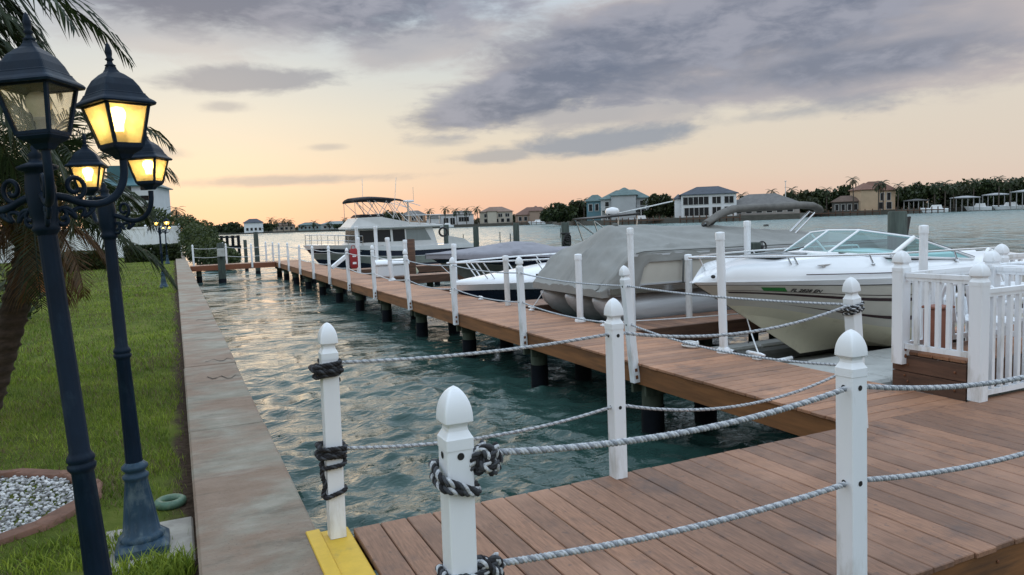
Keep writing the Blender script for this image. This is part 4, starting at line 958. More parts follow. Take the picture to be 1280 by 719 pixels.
# ---------------------------------------------------------------- boats
class Hull:
    def __init__(s, L, beam, sheer, keel, chz, chw, rake): s.L, s.beam, s.sheer, s.keel, s.chz, s.chw, s.rake = L, beam, sheer, keel, chz, chw, rake
    def X(s, t, z): z0, k0 = s.sheer(0), s.keel(0); return s.L*t + s.rake*(1-t)**2.2*max(-.2, (z0-z)/(z0-k0))
    def side(s, t, v, sg, off=0.):
        zs, zc = s.sheer(t), s.chz(t); z = zc+(zs-zc)*v; hb = s.beam(t)/2; hc = hb*s.chw(t); y = hc+(hb-hc)*v**.85+off
        return Vector((s.X(t, z), sg*y, z))
    def strip(s, mb, v0, v1, t0=0., t1=1., off=0., n=40, m=4, sides=(-1, 1), mi=0, taper=False):
        for sg in sides:
            secs = []
            for i in range(n+1):
                t = t0+(t1-t0)*i/n; a = v0; b = v1
                if taper: w = min(1, i/n*3); c = (v0+v1)/2; a, b = c-(v1-v0)/2*w, c+(v1-v0)/2*w
                secs.append([s.side(t, a+(b-a)*j/m, sg, off) for j in range(m+1)])
            mb.loft(secs, False, True, mi)
        return mb
    def bottom(s, mb, n=40, mi=0):
        for sg in (-1, 1):
            secs = []
            for i in range(n+1):
                t = i/n; zk, zc = s.keel(t), s.chz(t); hc = s.beam(t)/2*s.chw(t); secs.append([Vector((s.X(t, zk+(zc-zk)*q), sg*hc*q, zk+(zc-zk)*q)) for q in (0, .25, .5, .75, 1.)])
            mb.loft(secs, False, True, mi)
        return mb
    def transom(s, mb, mi=0):
        p = [s.side(1, v, -1) for v in (0, .5, 1)]; q = [s.side(1, v, 1) for v in (1, .5, 0)]
        mb.add(p+q+[Vector((s.X(1, s.keel(1)), 0, s.keel(1)))], [tuple(range(7))], False, mi); return mb
    def crown(s, mb, prof, n=40, t0=0., t1=1., mi=0):   # prof(t) -> list of (fraction of half beam, dz)
        secs = []
        for i in range(n+1):
            t = t0+(t1-t0)*i/n; hb = s.beam(t)/2; zs = s.sheer(t); h = prof(t); secs.append([Vector((s.X(t, zs), f*hb, zs+d)) for f, d in h]+[Vector((s.X(t, zs), -f*hb, zs+d)) for f, d in h[::-1][1:]])
        mb.loft(secs, False, True, mi); return mb
sstep = lambda x, a, b: (lambda q: q*q*(3-2*q))(max(0, min(1, (x-a)/(b-a))))
lerp = lambda a, b, t: a+(b-a)*t
def interp(t, pts):
    for (a, p), (b, q) in zip(pts[:-1], pts[1:]):
        if t <= b: return lerp(p, q, sstep(t, a, b)*.5+.5*max(0, (t-a)/(b-a)))
    return pts[-1][1]

# -- cuddy on the float
def cuddy():
    bx, by = 5.70, 7.2
    o = empty('cuddy_boat', (bx, by, 0), 'white and taupe cuddy motorboat with maroon stripes and teal windshield', 'motorboat')
    H = Hull(6.7, lambda t: .05+2.36*(1-(1-min(1, t/.46))**2.3) - .22*max(0, t-.6), lambda t: .715-.055*sstep(t, 0, .5)-.06*sstep(t, .6, 1), lambda t: -.34+.02*t, lambda t: lerp(.26, -.265, sstep(t, 0, .32)), lambda t: lerp(.35, .84, sstep(t, 0, .5)), 1.75)
    m = MB(); H.strip(m, .31, 1.); H.transom(m); m.build('hull_side', M['taupe'], o)
    m = MB(); H.bottom(m); H.strip(m, 0, .31, off=.0); m.build('hull_bottom', M['cream'], o)
    m = MB(); H.strip(m, .705, .75, .03, 1, .005, m=1); H.strip(m, .785, .795, .03, 1, .005, m=1); m.build('upper_stripe', M['maroon'], o)
    m = MB(); H.strip(m, .425, .50, .09, 1, .006, m=1, taper=True); m.build('lower_stripe', M['maroon'], o)
    m = MB(); H.strip(m, .95, 1.03, 0, 1, .018, m=2); m.build('rub_rail', M['gel'], o)
    m = MB(); H.strip(m, .936, .95, 0, 1, .012, m=1); m.build('rub_strip', M['black'], o)
    m = MB(); H.strip(m, .80, .90, .375, .52, .005, m=1, sides=(-1, 1), taper=True); m.build('side_vent', M['black'], o)
    def prof(t):
        u = t*6.7; r = .30*min(1, u/1.5)**.55*(1-.75*sstep(t, .60, .78)); k = min(1, u/.4)
        c = sstep(t, .395, .43)
        return [(1.012, .012), (1.0, .06*k), (.985, .115*k), (.93, .145*k+.02*r), (.80, lerp(.155*k, 0, 0)+r*.40), (.68, lerp(r*.86, .02+r*.7, c)), (.58, lerp(r*.94+.01, -.22, c)), (.35, lerp(r, -.32, c)), (0, lerp(r*1.04, -.32, c))]
    m = MB(); H.crown(m, prof, 70); m.build('deck', M['gel'], o)
    m = MB()
    for sg in (-1, 1): m.tube([Vector((H.X(t, .83)+.02, sg*(H.beam(t)/2*.992+.003), H.sheer(t)+.095)) for t in [.17+.033*i for i in range(26)]], .006, 6)
    m.build('pinstripe', M['maroon'], o)
    Lc = lambda px, py, Y: gy(px, py, Y)-Vector((bx, by, 0))
    # windshield frame
    base = [Lc(1216, 324, 6.12), Lc(1113, 321, 6.22), Lc(1035, 316.5, 6.95), Lc(999, 314.5, 7.6), Lc(978, 316.5, 8.05)]
    top = [base[0]+Vector((.02, 0, .015)), Lc(1142, 297, 6.36), Lc(1074, 288, 7.0), Lc(1036, 288, 7.6), Lc(1013, 291, 8.0)]
    far = Vector((base[0].x-.2, 1.06, base[0].z)); base.append(far); top.append(far+Vector((.02, 0, .015)))
    m = MB()
    for seq in (base, top): 
        for a, b in zip(seq[:-1], seq[1:]): m.tube([a, b], .017, 8)
    for a, b, w in zip(base[1:-1], top[1:-1], (.030, .018, .018, .014)): m.tube([a, b], w, 8)
    m.build('windshield_frame', M['gel'], o)
    m = MB()
    for a, b in zip(base[:-1], base[1:]): m.tube([a+Vector((0, 0, -.022)), b+Vector((0, 0, -.022))], .010, 6)
    for i in range(len(top)-1): m.tube([top[i]+Vector((.012, 0, .014)), top[i+1]+Vector((.012, 0, .014))], .008, 6)
    m.build('windshield_gasket', M['black'], o)
    m = MB()
    for i in range(len(base)-1): m.add([base[i], base[i+1], top[i+1], top[i]], [(0, 1, 2, 3)])
    m.build('windshield_glass', M['tint'], o)
    m = MB(); q = Lc(990, 312, 7.3); m.tube([Lc(968, 318, 7.5), Lc(1005, 309, 7.35)], .008, 6); m.tube([Lc(1048, 316, 6.8), Lc(1075, 318, 6.6)], .007, 6); m.build('wiper', M['black'], o)
    # seats, dash
    for yy in (-.6, .6):
        m = MB(); m.box(3.6, yy-.27, .30, 4.1, yy+.27, .60, .05); m.box(4.02, yy-.27, .58, 4.16, yy+.27, .86, .05); m.build('seat', M['gel'], o)
    m = MB(); m.box(2.75, -.95, .6, 3.2, .95, .93, .06); m.build('dashboard', M['pvc_old'], o)
    # hatch
    m = MB(); s = [(1.05, -.28), (1.55, -.30), (1.55, .30), (1.05, .28)]; m.tube([(x, y, .990+.03*(x-1.05)) for x, y in s+s[:1]], .014, 6); m.add([(x, y, .985+.03*(x-1.05)) for x, y in s], [(0, 1, 2, 3)]); m.build('deck_hatch', plain('smoked_hatch', (.25, .27, .28), .2), o)
    # bow rail
    def railpt(t, sg, z): return Vector((H.X(t, .7)+.02-.0*t, sg*(H.beam(t)/2*.93), z))
    path = []
    for t, z in ((.62, .86), (.615, .955), (.60, .975), (.5, .985), (.4, .99), (.3, .995), (.2, 1.005), (.12, 1.015), (.06, 1.025), (.02, 1.03)): path.append(railpt(t, -1, z))
    path += [Vector((-.05, 0, 1.032))]+[Vector((p.x, -p.y, p.z)) for p in path[::-1]]
    Q = []
    for i in range(len(path)-1):
        p0, p1, p2, p3 = path[max(i-1, 0)], path[i], path[i+1], path[min(i+2, len(path)-1)]
        for s in (0, .25, .5, .75): Q.append(.5*((2*p1)+(p2-p0)*s+(2*p0-5*p1+4*p2-p3)*s*s+(3*p1-3*p2+p3-p0)*s**3))
    Q.append(path[-1]); m = MB(); m.tube(Q, .0135, 8)
    for t, dz in ((.03, .13), (.13, .20), (.14, .20), (.27, .22), (.38, .22), (.47, .22)):
        for sg in (-1, 1): a = railpt(t, sg, 1.025-.06*t); m.tube([a, Vector((a.x+.10, a.y*.98, H.sheer(t)+dz-.02))], .011, 6); m.lathe([(.03, 0), (.02, .014)], 8, (a.x+.10, a.y*.98, H.sheer(t)+dz-.03))
    m.build('bow_rail', M['steel'], o)
    m = MB(); m.ball((.13, -.22, .80), .028, (1, 1, .8)); m.build('navigation_light', M['black'], o)
    m = MB(); q = H.side(.20, 1, -1); m.box(q.x-.13, q.y+.09, .885, q.x+.13, q.y+.115, .90); m.box(q.x-.06, q.y+.09, .86, q.x-.03, q.y+.115, .886); m.box(q.x+.03, q.y+.09, .86, q.x+.06, q.y+.115, .886); m.build('deck_cleat', M['steel'], o)
    # registration
    ta, tb = .20, .285
    m = MB(); H.strip(m, .80, .885, .085, .120, .007, 6, 1, (-1,)); m.build('registration_sticker', M['greensticker'], o)
    fc = bpy.data.curves.new('registration_number', 'FONT'); fc.body = 'FL 2828 EN'; fc.size = .075; fc.shear = .25; fc.extrude = .001; fc.offset = .0015; fc.space_character = 1.02
    t_ = bpy.data.objects.new('registration_number', fc); COL.objects.link(t_); fc.materials.append(M['black']); t_.parent = o
    a = H.side(.124, .805, -1, .012); b = H.side(.195, .805, -1, .012); c = H.side(.124, .92, -1, .012)
    ex = (b-a).normalized(); ey = (c-a); ey = (ey-ex*ey.dot(ex)).normalized(); ez = ex.cross(ey)
    dg = bpy.context.evaluated_depsgraph_get(); me_ = bpy.data.meshes.new_from_object(t_.evaluated_get(dg)); bpy.data.objects.remove(t_)
    me_.transform(Matrix((ex, ey, ez)).transposed().to_4x4()); t_ = bpy.data.objects.new('registration_number', me_); COL.objects.link(t_); t_.parent = o; t_.location = a
cuddy()

# -- covered pontoon
def pontoon():
    o = empty('pontoon_boat', (5.72, 10.5, 0), 'pontoon boat under a big grey canvas cover with silver tubes', 'pontoon boat')
    for yy in (-.86, 0, .88):
        m = MB(); secs = []
        for x, r_, up in ((.02, .03, .20), (.10, .12, .15), (.25, .20, .09), (.5, .27, .03), (.8, .31, 0), (1.2, .32, 0), (6.3, .32, 0), (6.6, .30, 0)): secs.append([(x, yy+r_*math.cos(q), .10+up+r_*math.sin(q)) for q in [2*math.pi*j/24 for j in range(24)]])
        m.loft(secs); t = m.build('pontoon_tube', M['alu'], o)
        k = MB(); k.box(.35, yy-.012, -.26, 6.3, yy+.012, -.20); k.build('keel_strip', M['alu'], t)
    m = MB(); m.box(.12, -1.24, .415, 6.6, 1.24, .475, .01); m.build('deck', M['alu'], o)
    m = MB(); m.box(.10, -1.256, .40, 6.6, -1.243, .49); m.box(.085, -1.25, .40, .115, 1.25, .49); m.build('edge_trim', M['steel'], o)
    m = MB(); m.box(.55, -1.215, .50, 6.4, -1.19, .93); m.build('fence_panel', plain('beige_fence_panel', (.52, .50, .44), .45, .06, 3), o)
    m = MB(); 
    for x in (.62, 1.6, 2.7, 3.9, 5.1, 6.3): m.bar((x, -1.22, .476), (x, -1.22, .97), .03, .03)
    m.bar((.5, -1.22, .965), (6.4, -1.22, .965), .03, .03); m.bar((.5, -1.222, .52), (6.4, -1.222, .52), .03, .025); m.build('fence_rail', M['alu'], o)
    xs = [0, .05, .14, .26, .40, .56, .70, .80, .86, .95, 1.1, 1.4, 1.8, 2.3, 2.9, 3.5, 4.1, 4.7, 5.3, 5.9, 6.4, 6.7]
    secs = []; g = random.Random(4)
    for x in xs:
        zr = interp(x, [(0, .52), (.40, 1.02), (.86, 1.42), (3.0, 1.39), (4.6, 1.22), (6.7, 1.05)]); zf = min(zr-.01, interp(x, [(0, .50), (.26, .76), (.5, 1.0), (.7, 1.03), (6.7, .98)])); zb = interp(x, [(0, .36), (.62, .40), (.72, .86), (6.7, .86)])
        hy = interp(x, [(0, 1.15), (.3, 1.25), (6.7, 1.25)]); sec = []
        for yy in (-1, 1):
            half = [(hy+.012, zb), (hy+.015-.012*math.sin(x*7), lerp(zb, zf, .35)), (hy+.01+.010*math.sin(x*9+1), lerp(zb, zf, .7)), (hy, zf-.02), (hy-.03, zf), (hy-.2, lerp(zf, zr, .20)+.008*math.sin(x*5)), (hy-.5, lerp(zf, zr, .46)-.02+.012*math.sin(x*4+2)), (hy-.8, lerp(zf, zr, .72)-.02+.01*math.sin(x*6)), (hy-1.05, lerp(zf, zr, .93)), (.04, zr)]
            sec += [(x, yy*a, b) for a, b in (half if yy < 0 else half[::-1])]
        secs.append(sec)
    from mathutils import noise as mn
    def fine(sec, k=5):
        out = []
        for a, b in zip(sec[:-1], sec[1:]): out += [Vector(a).lerp(Vector(b), i/k) for i in range(k)]
        return out+[Vector(sec[-1])]
    fs = [fine(q) for q in secs]; G = []
    for a, b in zip(fs[:-1], fs[1:]):
        k = max(2, int((b[20].x-a[20].x)/.07))
        for i in range(k): G.append([p.lerp(q, i/k) for p, q in zip(a, b)])
    G.append(fs[-1]); pk = Vector((.86, 0, 1.42)); n_ = len(G[0]); H_ = []
    for sec in G:
        row = []
        for j, p in enumerate(sec):
            e = min(j, n_-1-j)/(n_/2); v = p-pk; ang = math.atan2(v.y, v.x+.4); rr = v.length
            fold = abs(mn.noise(Vector((ang*5.5, rr*.55, 1.3))))*.10*min(1, rr*1.2)+.05*abs(mn.noise(Vector((p.x*1.1, p.y*3.0+p.z*3.2, 4.)))) + .02*mn.noise(Vector((p.x*5, p.y*5, p.z*5)))
            s_ = -1 if p.y < 0 else 1; w = 1-.6*max(0, 1-e*4)
            row.append(Vector((p.x, p.y-s_*fold*w*(.9 if abs(p.y) > 1.0 else .15), p.z-fold*w*(.9 if abs(p.y) < 1.15 else .25))))
        H_.append(row)
    m = MB(); m.loft(H_, False, True); m.add(H_[0], [tuple(range(n_))[::-1]]); m.build('canvas_cover', M['cover'], o)
    st = MB()
    for xk in (1.4, 2.9, 4.1): st.bar((xk, -1.268, .50), (xk+.02, -1.268, .88), .035, .006)
    st.build('tie_down_strap', M['cover_d'], o)
    m = MB()
    for x, zz in ((1.0, 1.432), (2.95, 1.405), (4.3, 1.30)): m.lathe([(.05, -.02), (.05, .012), (.02, .02)], 10, (x, 0, zz))
    m.build('cover_pole_cap', M['cover_d'], o)
    # seam band of the cover
    m = MB(); m.tube([(secs[i][3][0], secs[i][3][1]-.006, secs[i][3][2]+.01) for i in range(5, len(xs))], .008, 6); m.build('cover_seam', M['cover_d'], o)
    m = MB(); m.box(.30, -1.262, .475, .47, -1.257, .53); m.box(.30, -1.263, .432, .47, -1.257, .452); m.build('name_label', [M['black']], o)
    m = MB()
    for k in range(5): m.bar((.315+.03*k, -1.2635, .495), (.325+.03*k, -1.2635, .517), .004, .010)
    m.bar((.305, -1.2645, .442), (.465, -1.2645, .442), .004, .012); m.build('label_lettering', M['pvc'], o)
    # folded sun top in its boot
    m = MB(); P = [gy(px, py, 10.3)-Vector((5.72, 10.5, 0)) for px, py in ((882, 280), (890, 274), (901, 267), (916, 262), (940, 259.5), (970, 258.5), (1000, 257), (1015, 257), (1022, 260), (1024, 264))]
    secs = [[Vector(p)+Vector((.0, .12*math.cos(q), (.07 if 1 < i < 8 else .05)*(1+.12*math.sin(i*2.1+q))*math.sin(q))) for q in [2*math.pi*j/14 for j in range(14)]] for i, p in enumerate(P)]
    m.loft(secs); m.build('folded_sun_top', M['cover_d'] if False else plain('grey_boot_fabric', (.125, .12, .11), .9, .2, 9, bmp=.3, bscale=60), o)
    m = MB(); a = gy(1012, 264, 10.3)-Vector((5.72, 10.5, 0)); b = gy(966, 313, 10.3)-Vector((5.72, 10.5, 0)); b2 = gy(974, 313, 10.2)-Vector((5.72, 10.5, 0)); a2 = gy(1018, 266, 10.2)-Vector((5.72, 10.5, 0))
    m.tube([a, b], .022, 8); m.tube([a2, b2], .018, 8); m.tube([a, a2], .018, 6); c = gy(887, 277, 10.3)-Vector((5.72, 10.5, 0)); m.tube([c+Vector((-.1, 0, -.04)), c+Vector((.12, 0, .06))], .02, 6); m.tube([b, b+Vector((-.1, 0, -.5))], .018, 6); m.build('sun_top_frame', M['steel'], o)
    m = MB(); m.tube([c+Vector((-.16, 0, -.07)), c+Vector((.05, 0, -.02)), c+Vector((.16, 0, .05))], [.02, .05, .035], 8); m.build('hinge_wrap', M['black'], o)
pontoon()
lift = gy(941, 303, 8.95)
def lift_box():
    o = empty('lift_motor', (lift.x, 8.95, lift.z), 'dark green lift motor box with a wheel beside the tall white pipe', 'boat lift motor')
    m = MB(); m.box(-.10, -.09, -.16, .10, .09, 0, .015); m.build('housing', M['greenpile'], o)
    m = MB(); m.ring((.17, -.02, -.08), .085, .012, 22, 8, axis='Y'); m.ball((.17, -.02, -.08), .035, (1, .6, 1)); m.bar((.09, -.02, -.08), (.25, -.02, -.08), .012, .012); m.bar((.17, -.02, -.16), (.17, -.02, 0), .012, .012); m.build('wheel', M['black'], o)
    m = MB(); m.box(-.06, -.05, -2.4, .06, .05, -.162); m.build('post', M['greenpile'], o)
lift_box()

# -- lavender covered boat
def covered():
    o = empty('covered_boat', (6.0, 18.6, 0), 'navy hulled boat under a lavender grey canvas cover on its lift', 'motorboat')
    H = Hull(6.4, lambda t: .05+2.2*(1-(1-min(1, t/.5))**2.2), lambda t: .74-.10*t, lambda t: -.08, lambda t: lerp(.40, .12, sstep(t, 0, .5)), lambda t: lerp(.3, .84, sstep(t, 0, .55)), 1.3)
    m = MB(); H.strip(m, .30, 1.); H.transom(m); m.build('hull_side', M['navy'], o)
    m = MB(); H.bottom(m); H.strip(m, 0, .30); m.build('hull_bottom', plain('grey_green_hull_bottom', (.17, .18, .165), .4), o)
    m = MB(); H.strip(m, .62, 1.04, 0, .10, .012, 12, 3); m.build('bow_drape', M['cover_l'], o)
    def prof(t):
        r = interp(t, [(0, .02), (.12, .10), (.40, .29), (.48, .26), (.6, .10), (1, .06)]); sag = .10*math.sin(min(1, t/.2)*1.57)*abs(math.sin(t*9))
        return [(1.03, -.10-.35*sag-.10*sstep(t, .45, .58)), (1.025, -.03), (.98, .03), (.8, .03+.25*r), (.5, .62*r), (.25, .88*r), (0, r)]
    m = MB(); H.crown(m, prof, 60); m.build('canvas_cover', M['cover_l'], o)
    m = MB(); H.strip(m, .93, .97, .05, 1, .008, m=1); m.build('rub_rail', M['steel'], o)
covered()
# -- white bow boat
def white_bow():
    o = empty('bow_rider', (5.42, 14.95, 0), 'low white decked boat with dark hull and white bow rails', 'motorboat')
    H = Hull(6.6, lambda t: .05+2.25*(1-(1-min(1, t/.5))**2.0), lambda t: .20+.06*t, lambda t: -.95, lambda t: lerp(-.35, -.6, sstep(t, 0, .4)), lambda t: lerp(.3, .84, sstep(t, 0, .55)), 1.0)
    m = MB(); H.strip(m, 0, 1.); H.bottom(m); H.transom(m); m.build('hull', M['navy'], o)
    m = MB(); H.strip(m, .80, 1.02, 0, 1, .012, m=2); m.build('rub_rail', M['gel'], o)
    m = MB(); H.crown(m, lambda t: [(1.01, .015), (.99, .05), (.9, .09), (.7, .09+.14*min(1, t/.35)), (.4, .10+.22*min(1, t/.35)), (0, .10+.26*min(1, t/.35))], 40); m.build('deck', M['gel'], o)
    m = MB()
    for sg in (-1, 1):
        P = [Vector((H.X(t, .2)-.12, sg*H.beam(t)/2*.93, .70+.03*t)) for t in (.0, .05, .12, .2, .3, .4, .5)]; m.tube(P, .018, 8)
        for t in (.08, .10, .26, .40): a = Vector((H.X(t, .2)-.12, sg*H.beam(t)/2*.93, .705)); m.tube([a, a+Vector((.28, 0, -.40))], .014, 6)
    m.build('bow_rail', M['pvc'], o)
    m = MB(); m.box(1.55, -.96, .36, 1.72, -.90, .41); m.build('deck_cleat', M['black'], o)
white_bow()
# -- cabin cruiser
def cruiser():
    o = empty('cabin_cruiser', (5.55, 35.3, 0), 'white cabin cruiser with navy hull, dark windows and black flybridge canopy', 'cabin cruiser')
    H = Hull(8.0, lambda t: .06+3.0*(1-(1-min(1, t/.45))**2.2)-.3*max(0, t-.5), lambda t: .62-.26*sstep(t, 0, .6), lambda t: -1.3, lambda t: lerp(-.3, -.75, sstep(t, 0, .4)), lambda t: lerp(.35, .9, sstep(t, 0, .5)), 1.5)
    m = MB(); H.strip(m, .74, 1); H.transom(m); m.build('hull_topside', M['navy'], o)
    m = MB(); H.strip(m, .42, .74); m.build('hull_side', plain('hull_side_reflection', (.22, .24, .22), .3), o)  # greenish-grey band: a reflection on the hull painted into its colour
    m = MB(); H.strip(m, 0, .42); H.bottom(m); m.build('hull_bottom', M['navy'], o)
    m = MB(); H.strip(m, .98, 1.16, 0, 1, .02, m=2); H.strip(m, .735, .755, 0, 1, .02, m=1); m.build('rub_rail', M['gel'], o)
    m = MB(); H.crown(m, lambda t: [(1.02, .06), (.98, .12), (.9, .13), (.5, .16), (0, .18)], 30); m.build('deck', M['gel'], o)
    def house(x0, x1, y, z0, z1, f0, f1, r0=0.):   # cabin block with raked front
        return [[(x0, -y, z0), (x0, y, z0), (x0+f0, y*.93, z1), (x0+f0, -y*.93, z1)], [(x1, -y, z0), (x1, y, z0), (x1+r0, y*.93, z1), (x1+r0, -y*.93, z1)]]
    m = MB(); m.loft([[(1.5, -.95, .48), (1.5, .95, .48), (1.55, .9, .70), (1.55, -.9, .70)], [(2.2, -1.25, .48), (2.2, 1.25, .48), (2.2, 1.2, .82), (2.2, -1.2, .82)]], True, False); m.build('trunk_cabin', M['cruiser_white'], o)
    m = MB(); m.loft(house(2.05, 6.1, 1.32, .40, 1.42, .12, .0, -.25), True, False); m.build('cabin', M['cruiser_white'], o)
    m = MB(); m.box(1.85, -1.42, 1.421, 6.35, 1.42, 1.53, .03); m.build('cabin_roof', M['cruiser_white'], o)
    yw = lambda z: -(1.32-.10*(z-.40)/1.02)-.012
    for x0, x1, r_ in ((2.28, 2.95, 0), (3.02, 3.75, 0), (3.86, 4.45, 0), (4.52, 5.75, -.28)):
        m = MB(); m.add([(x0, yw(.80), .80), (x1, yw(.80), .80), (x1+r_, yw(1.36), 1.36), (x0, yw(1.36), 1.36)], [(0, 1, 2, 3)]); m.build('window', M['winglass'] if x0 < 4.4 else plain('curtained_window', (.17, .20, .20), .25, .12, 3, vec=(9, 1, .2)), o)
    m = MB(); m.add([(2.09, -1.1, .78), (2.09, 1.1, .78), (2.145, 1.05, 1.36), (2.145, -1.05, 1.36)], [(3, 2, 1, 0)]); m.build('windscreen', M['winglass'], o)
    # flybridge
    m = MB(); m.loft([[(1.9, -1.2, 1.54), (1.9, 1.2, 1.54), (2.3, 1.1, 1.96), (2.3, -1.1, 1.96)], [(3.3, -1.3, 1.54), (3.3, 1.3, 1.54), (3.3, 1.25, 1.98), (3.3, -1.25, 1.98)], [(4.6, -1.32, 1.54), (4.6, 1.32, 1.54), (4.6, 1.3, 1.70), (4.6, -1.3, 1.70)], [(6.0, -1.3, 1.54), (6.0, 1.3, 1.54), (6.0, 1.28, 1.57), (6.0, -1.28, 1.57)]], True, False); m.build('flybridge', M['cruiser_white'], o)
    m = MB(); m.loft([[(2.35, -.9, 1.985), (2.35, .9, 1.985), (2.5, .8, 2.12), (2.5, -.8, 2.12)], [(3.7, -1.0, 2.0), (3.7, 1.0, 2.0), (3.5, .8, 2.10), (3.5, -.8, 2.10)]], True, False); m.build('console_cover', M['canvas_k'], o)
    m = MB(); secs = []
    for i in range(13):
        x = 2.1+2.35*i/12; zc = 2.98-.16*abs(i/12-.42)**1.6*2; th = .10 if i < 9 else .06
        secs.append([(x, y, zc-.12*(y/1.25)**2) for y in (-1.25, -.8, 0, .8, 1.25)]+[(x, y, zc-.12*(y/1.25)**2-th) for y in (1.25, .8, 0, -.8, -1.25)])
    m.loft(secs); m.build('canopy', M['canvas_k'], o)
    for yy in (-1.2, 1.2):
        m = MB()
        for a, b in (((2.15, 1.9), (2.15, 2.8)), ((2.15, 2.75), (2.9, 2.02)), ((2.7, 2.8), (3.3, 2.0)), ((3.2, 2.02), (2.8, 2.82)), ((3.2, 2.0), (3.7, 2.8)), ((3.0, 2.8), (3.95, 1.95)), ((3.6, 2.8), (4.1, 1.9)), ((4.4, 2.74), (3.9, 1.9)), ((4.4, 2.74), (5.0, 1.75)), ((4.45, 2.72), (5.3, 2.45)), ((4.5, 2.7), (5.4, 1.7))): m.tube([(a[0], yy, a[1]), (b[0], yy, b[1])], .016, 5)
        m.build('canopy_frame', M['steel'], o)
    m = MB(); m.tube([(5.05, 0, 1.6), (5.05, 0, 2.75)], .05, 8); m.tube([(4.8, 0, 2.72), (5.35, 0, 2.72)], .05, 8); m.tube([(5.35, 0, 2.7), (5.35, 0, 3.4)], .012, 5); m.tube([(5.05, 0, 2.4), (5.6, 0, 1.65)], .015, 5); m.tube([(4.45, 0, 2.7), (5.0, 0, 2.4)], .015, 5); m.build('mast', M['steel'], o)
    m = MB(); m.tube([(3.1, 1.3, 1.6), (3.15, 1.3, 3.9)], .012, 5); m.tube([(3.9, -1.3, 1.6), (4.15, -1.3, 3.8)], .012, 5); m.build('antenna', M['pvc'], o)
    m = MB()
    for sg in (-1, 1):
        P = [Vector((H.X(t, .6), sg*H.beam(t)/2*.95, H.sheer(t)+.62)) for t in (0, .03, .08, .15, .22, .30)]; m.tube(P, .018, 6); P2 = [p+Vector((0, 0, -.25)) for p in P]; m.tube(P2, .012, 6)
        for p in P: m.tube([p, p+Vector((0, 0, -.55))], .014, 5)
    m.build('bow_rail', M['steel'], o)
    m = MB(); P = [(6.15, -1.33, 1.56), (7.0, -1.33, 1.56)]; 
    for x in (4.7, 5.2, 5.7, 6.2): m.tube([(x, -1.3, 1.53), (x, -1.3, 2.0)], .015, 5)
    m.tube([(4.5, -1.3, 2.0), (6.3, -1.3, 2.0)], .016, 6); m.build('aft_rail', M['steel'], o)
    m = MB(); m.ring((6.35, -1.36, 1.15), .20, .05, 20, 8, axis='Y'); m.build('tyre_fender', M['black'], o)
    m = MB(); m.loft([[(6.6, -1.40, .40), (6.6, -1.36, .40), (6.6, -1.36, .95), (6.6, -1.40, .95)], [(7.4, -1.38, .40), (7.4, -1.34, .40), (7.4, -1.34, .80), (7.4, -1.38, .80)], [(7.95, -1.3, .36), (7.95, -1.26, .36), (7.95, -1.26, .42), (7.95, -1.3, .42)]], True, False); m.build('cockpit_side', M['cruiser_white'], o)
    m = MB(); m.box(3.1, -1.435, .55, 3.35, -1.33, .62); m.build('vent', M['black'], o)
cruiser()
def console_boat():
    q = gy(757, 290, 26.); o = empty('console_boat', (q.x, 26, 0), 'small white console boat with dark hard top behind the grey cover', 'motorboat')
    H = Hull(6., lambda t: .05+2.1*(1-(1-min(1, t/.5))**2.0), lambda t: .45-.1*t, lambda t: -1., lambda t: -.5, lambda t: lerp(.3, .84, sstep(t, 0, .5)), 1.)
    m = MB(); H.strip(m, 0, 1); H.bottom(m); H.transom(m); H.crown(m, lambda t: [(1, 0), (.95, .05), (0, .05)], 20); m.build('hull', M['gel'], o)
    m = MB(); m.loft([[(-1.1, -.8, 1.50), (-1.1, .8, 1.50), (-1.1, .8, 1.56), (-1.1, -.8, 1.56)], [(1.2, -.8, 1.62), (1.2, .8, 1.62), (1.2, .8, 1.70), (1.2, -.8, 1.70)]], True, False); m.build('hard_top', M['black'], o)
    m = MB(); m.lathe([(.28, 1.70), (.30, 1.80), (.24, 1.92), (.05, 1.97)], 16, (.35, 0, 0)); m.build('radar_dome', M['gel'], o)
    m = MB(); 
    for y in (-.7, .7): m.tube([(-1.0, y, 1.5), (-.6, y, .4)], .03, 6); m.tube([(-1.05, y, 1.5), (.5, y, .45)], .03, 6); m.tube([(1.1, y, 1.6), (1.0, y, .4)], .03, 6)
    m.build('top_frame', M['steel'], o)
    m = MB(); m.tube([(.6, 0, 1.7), (3.4, 0, 2.15)], .025, 6); m.build('fishing_rod', M['pvc_old'], o)
console_boat()

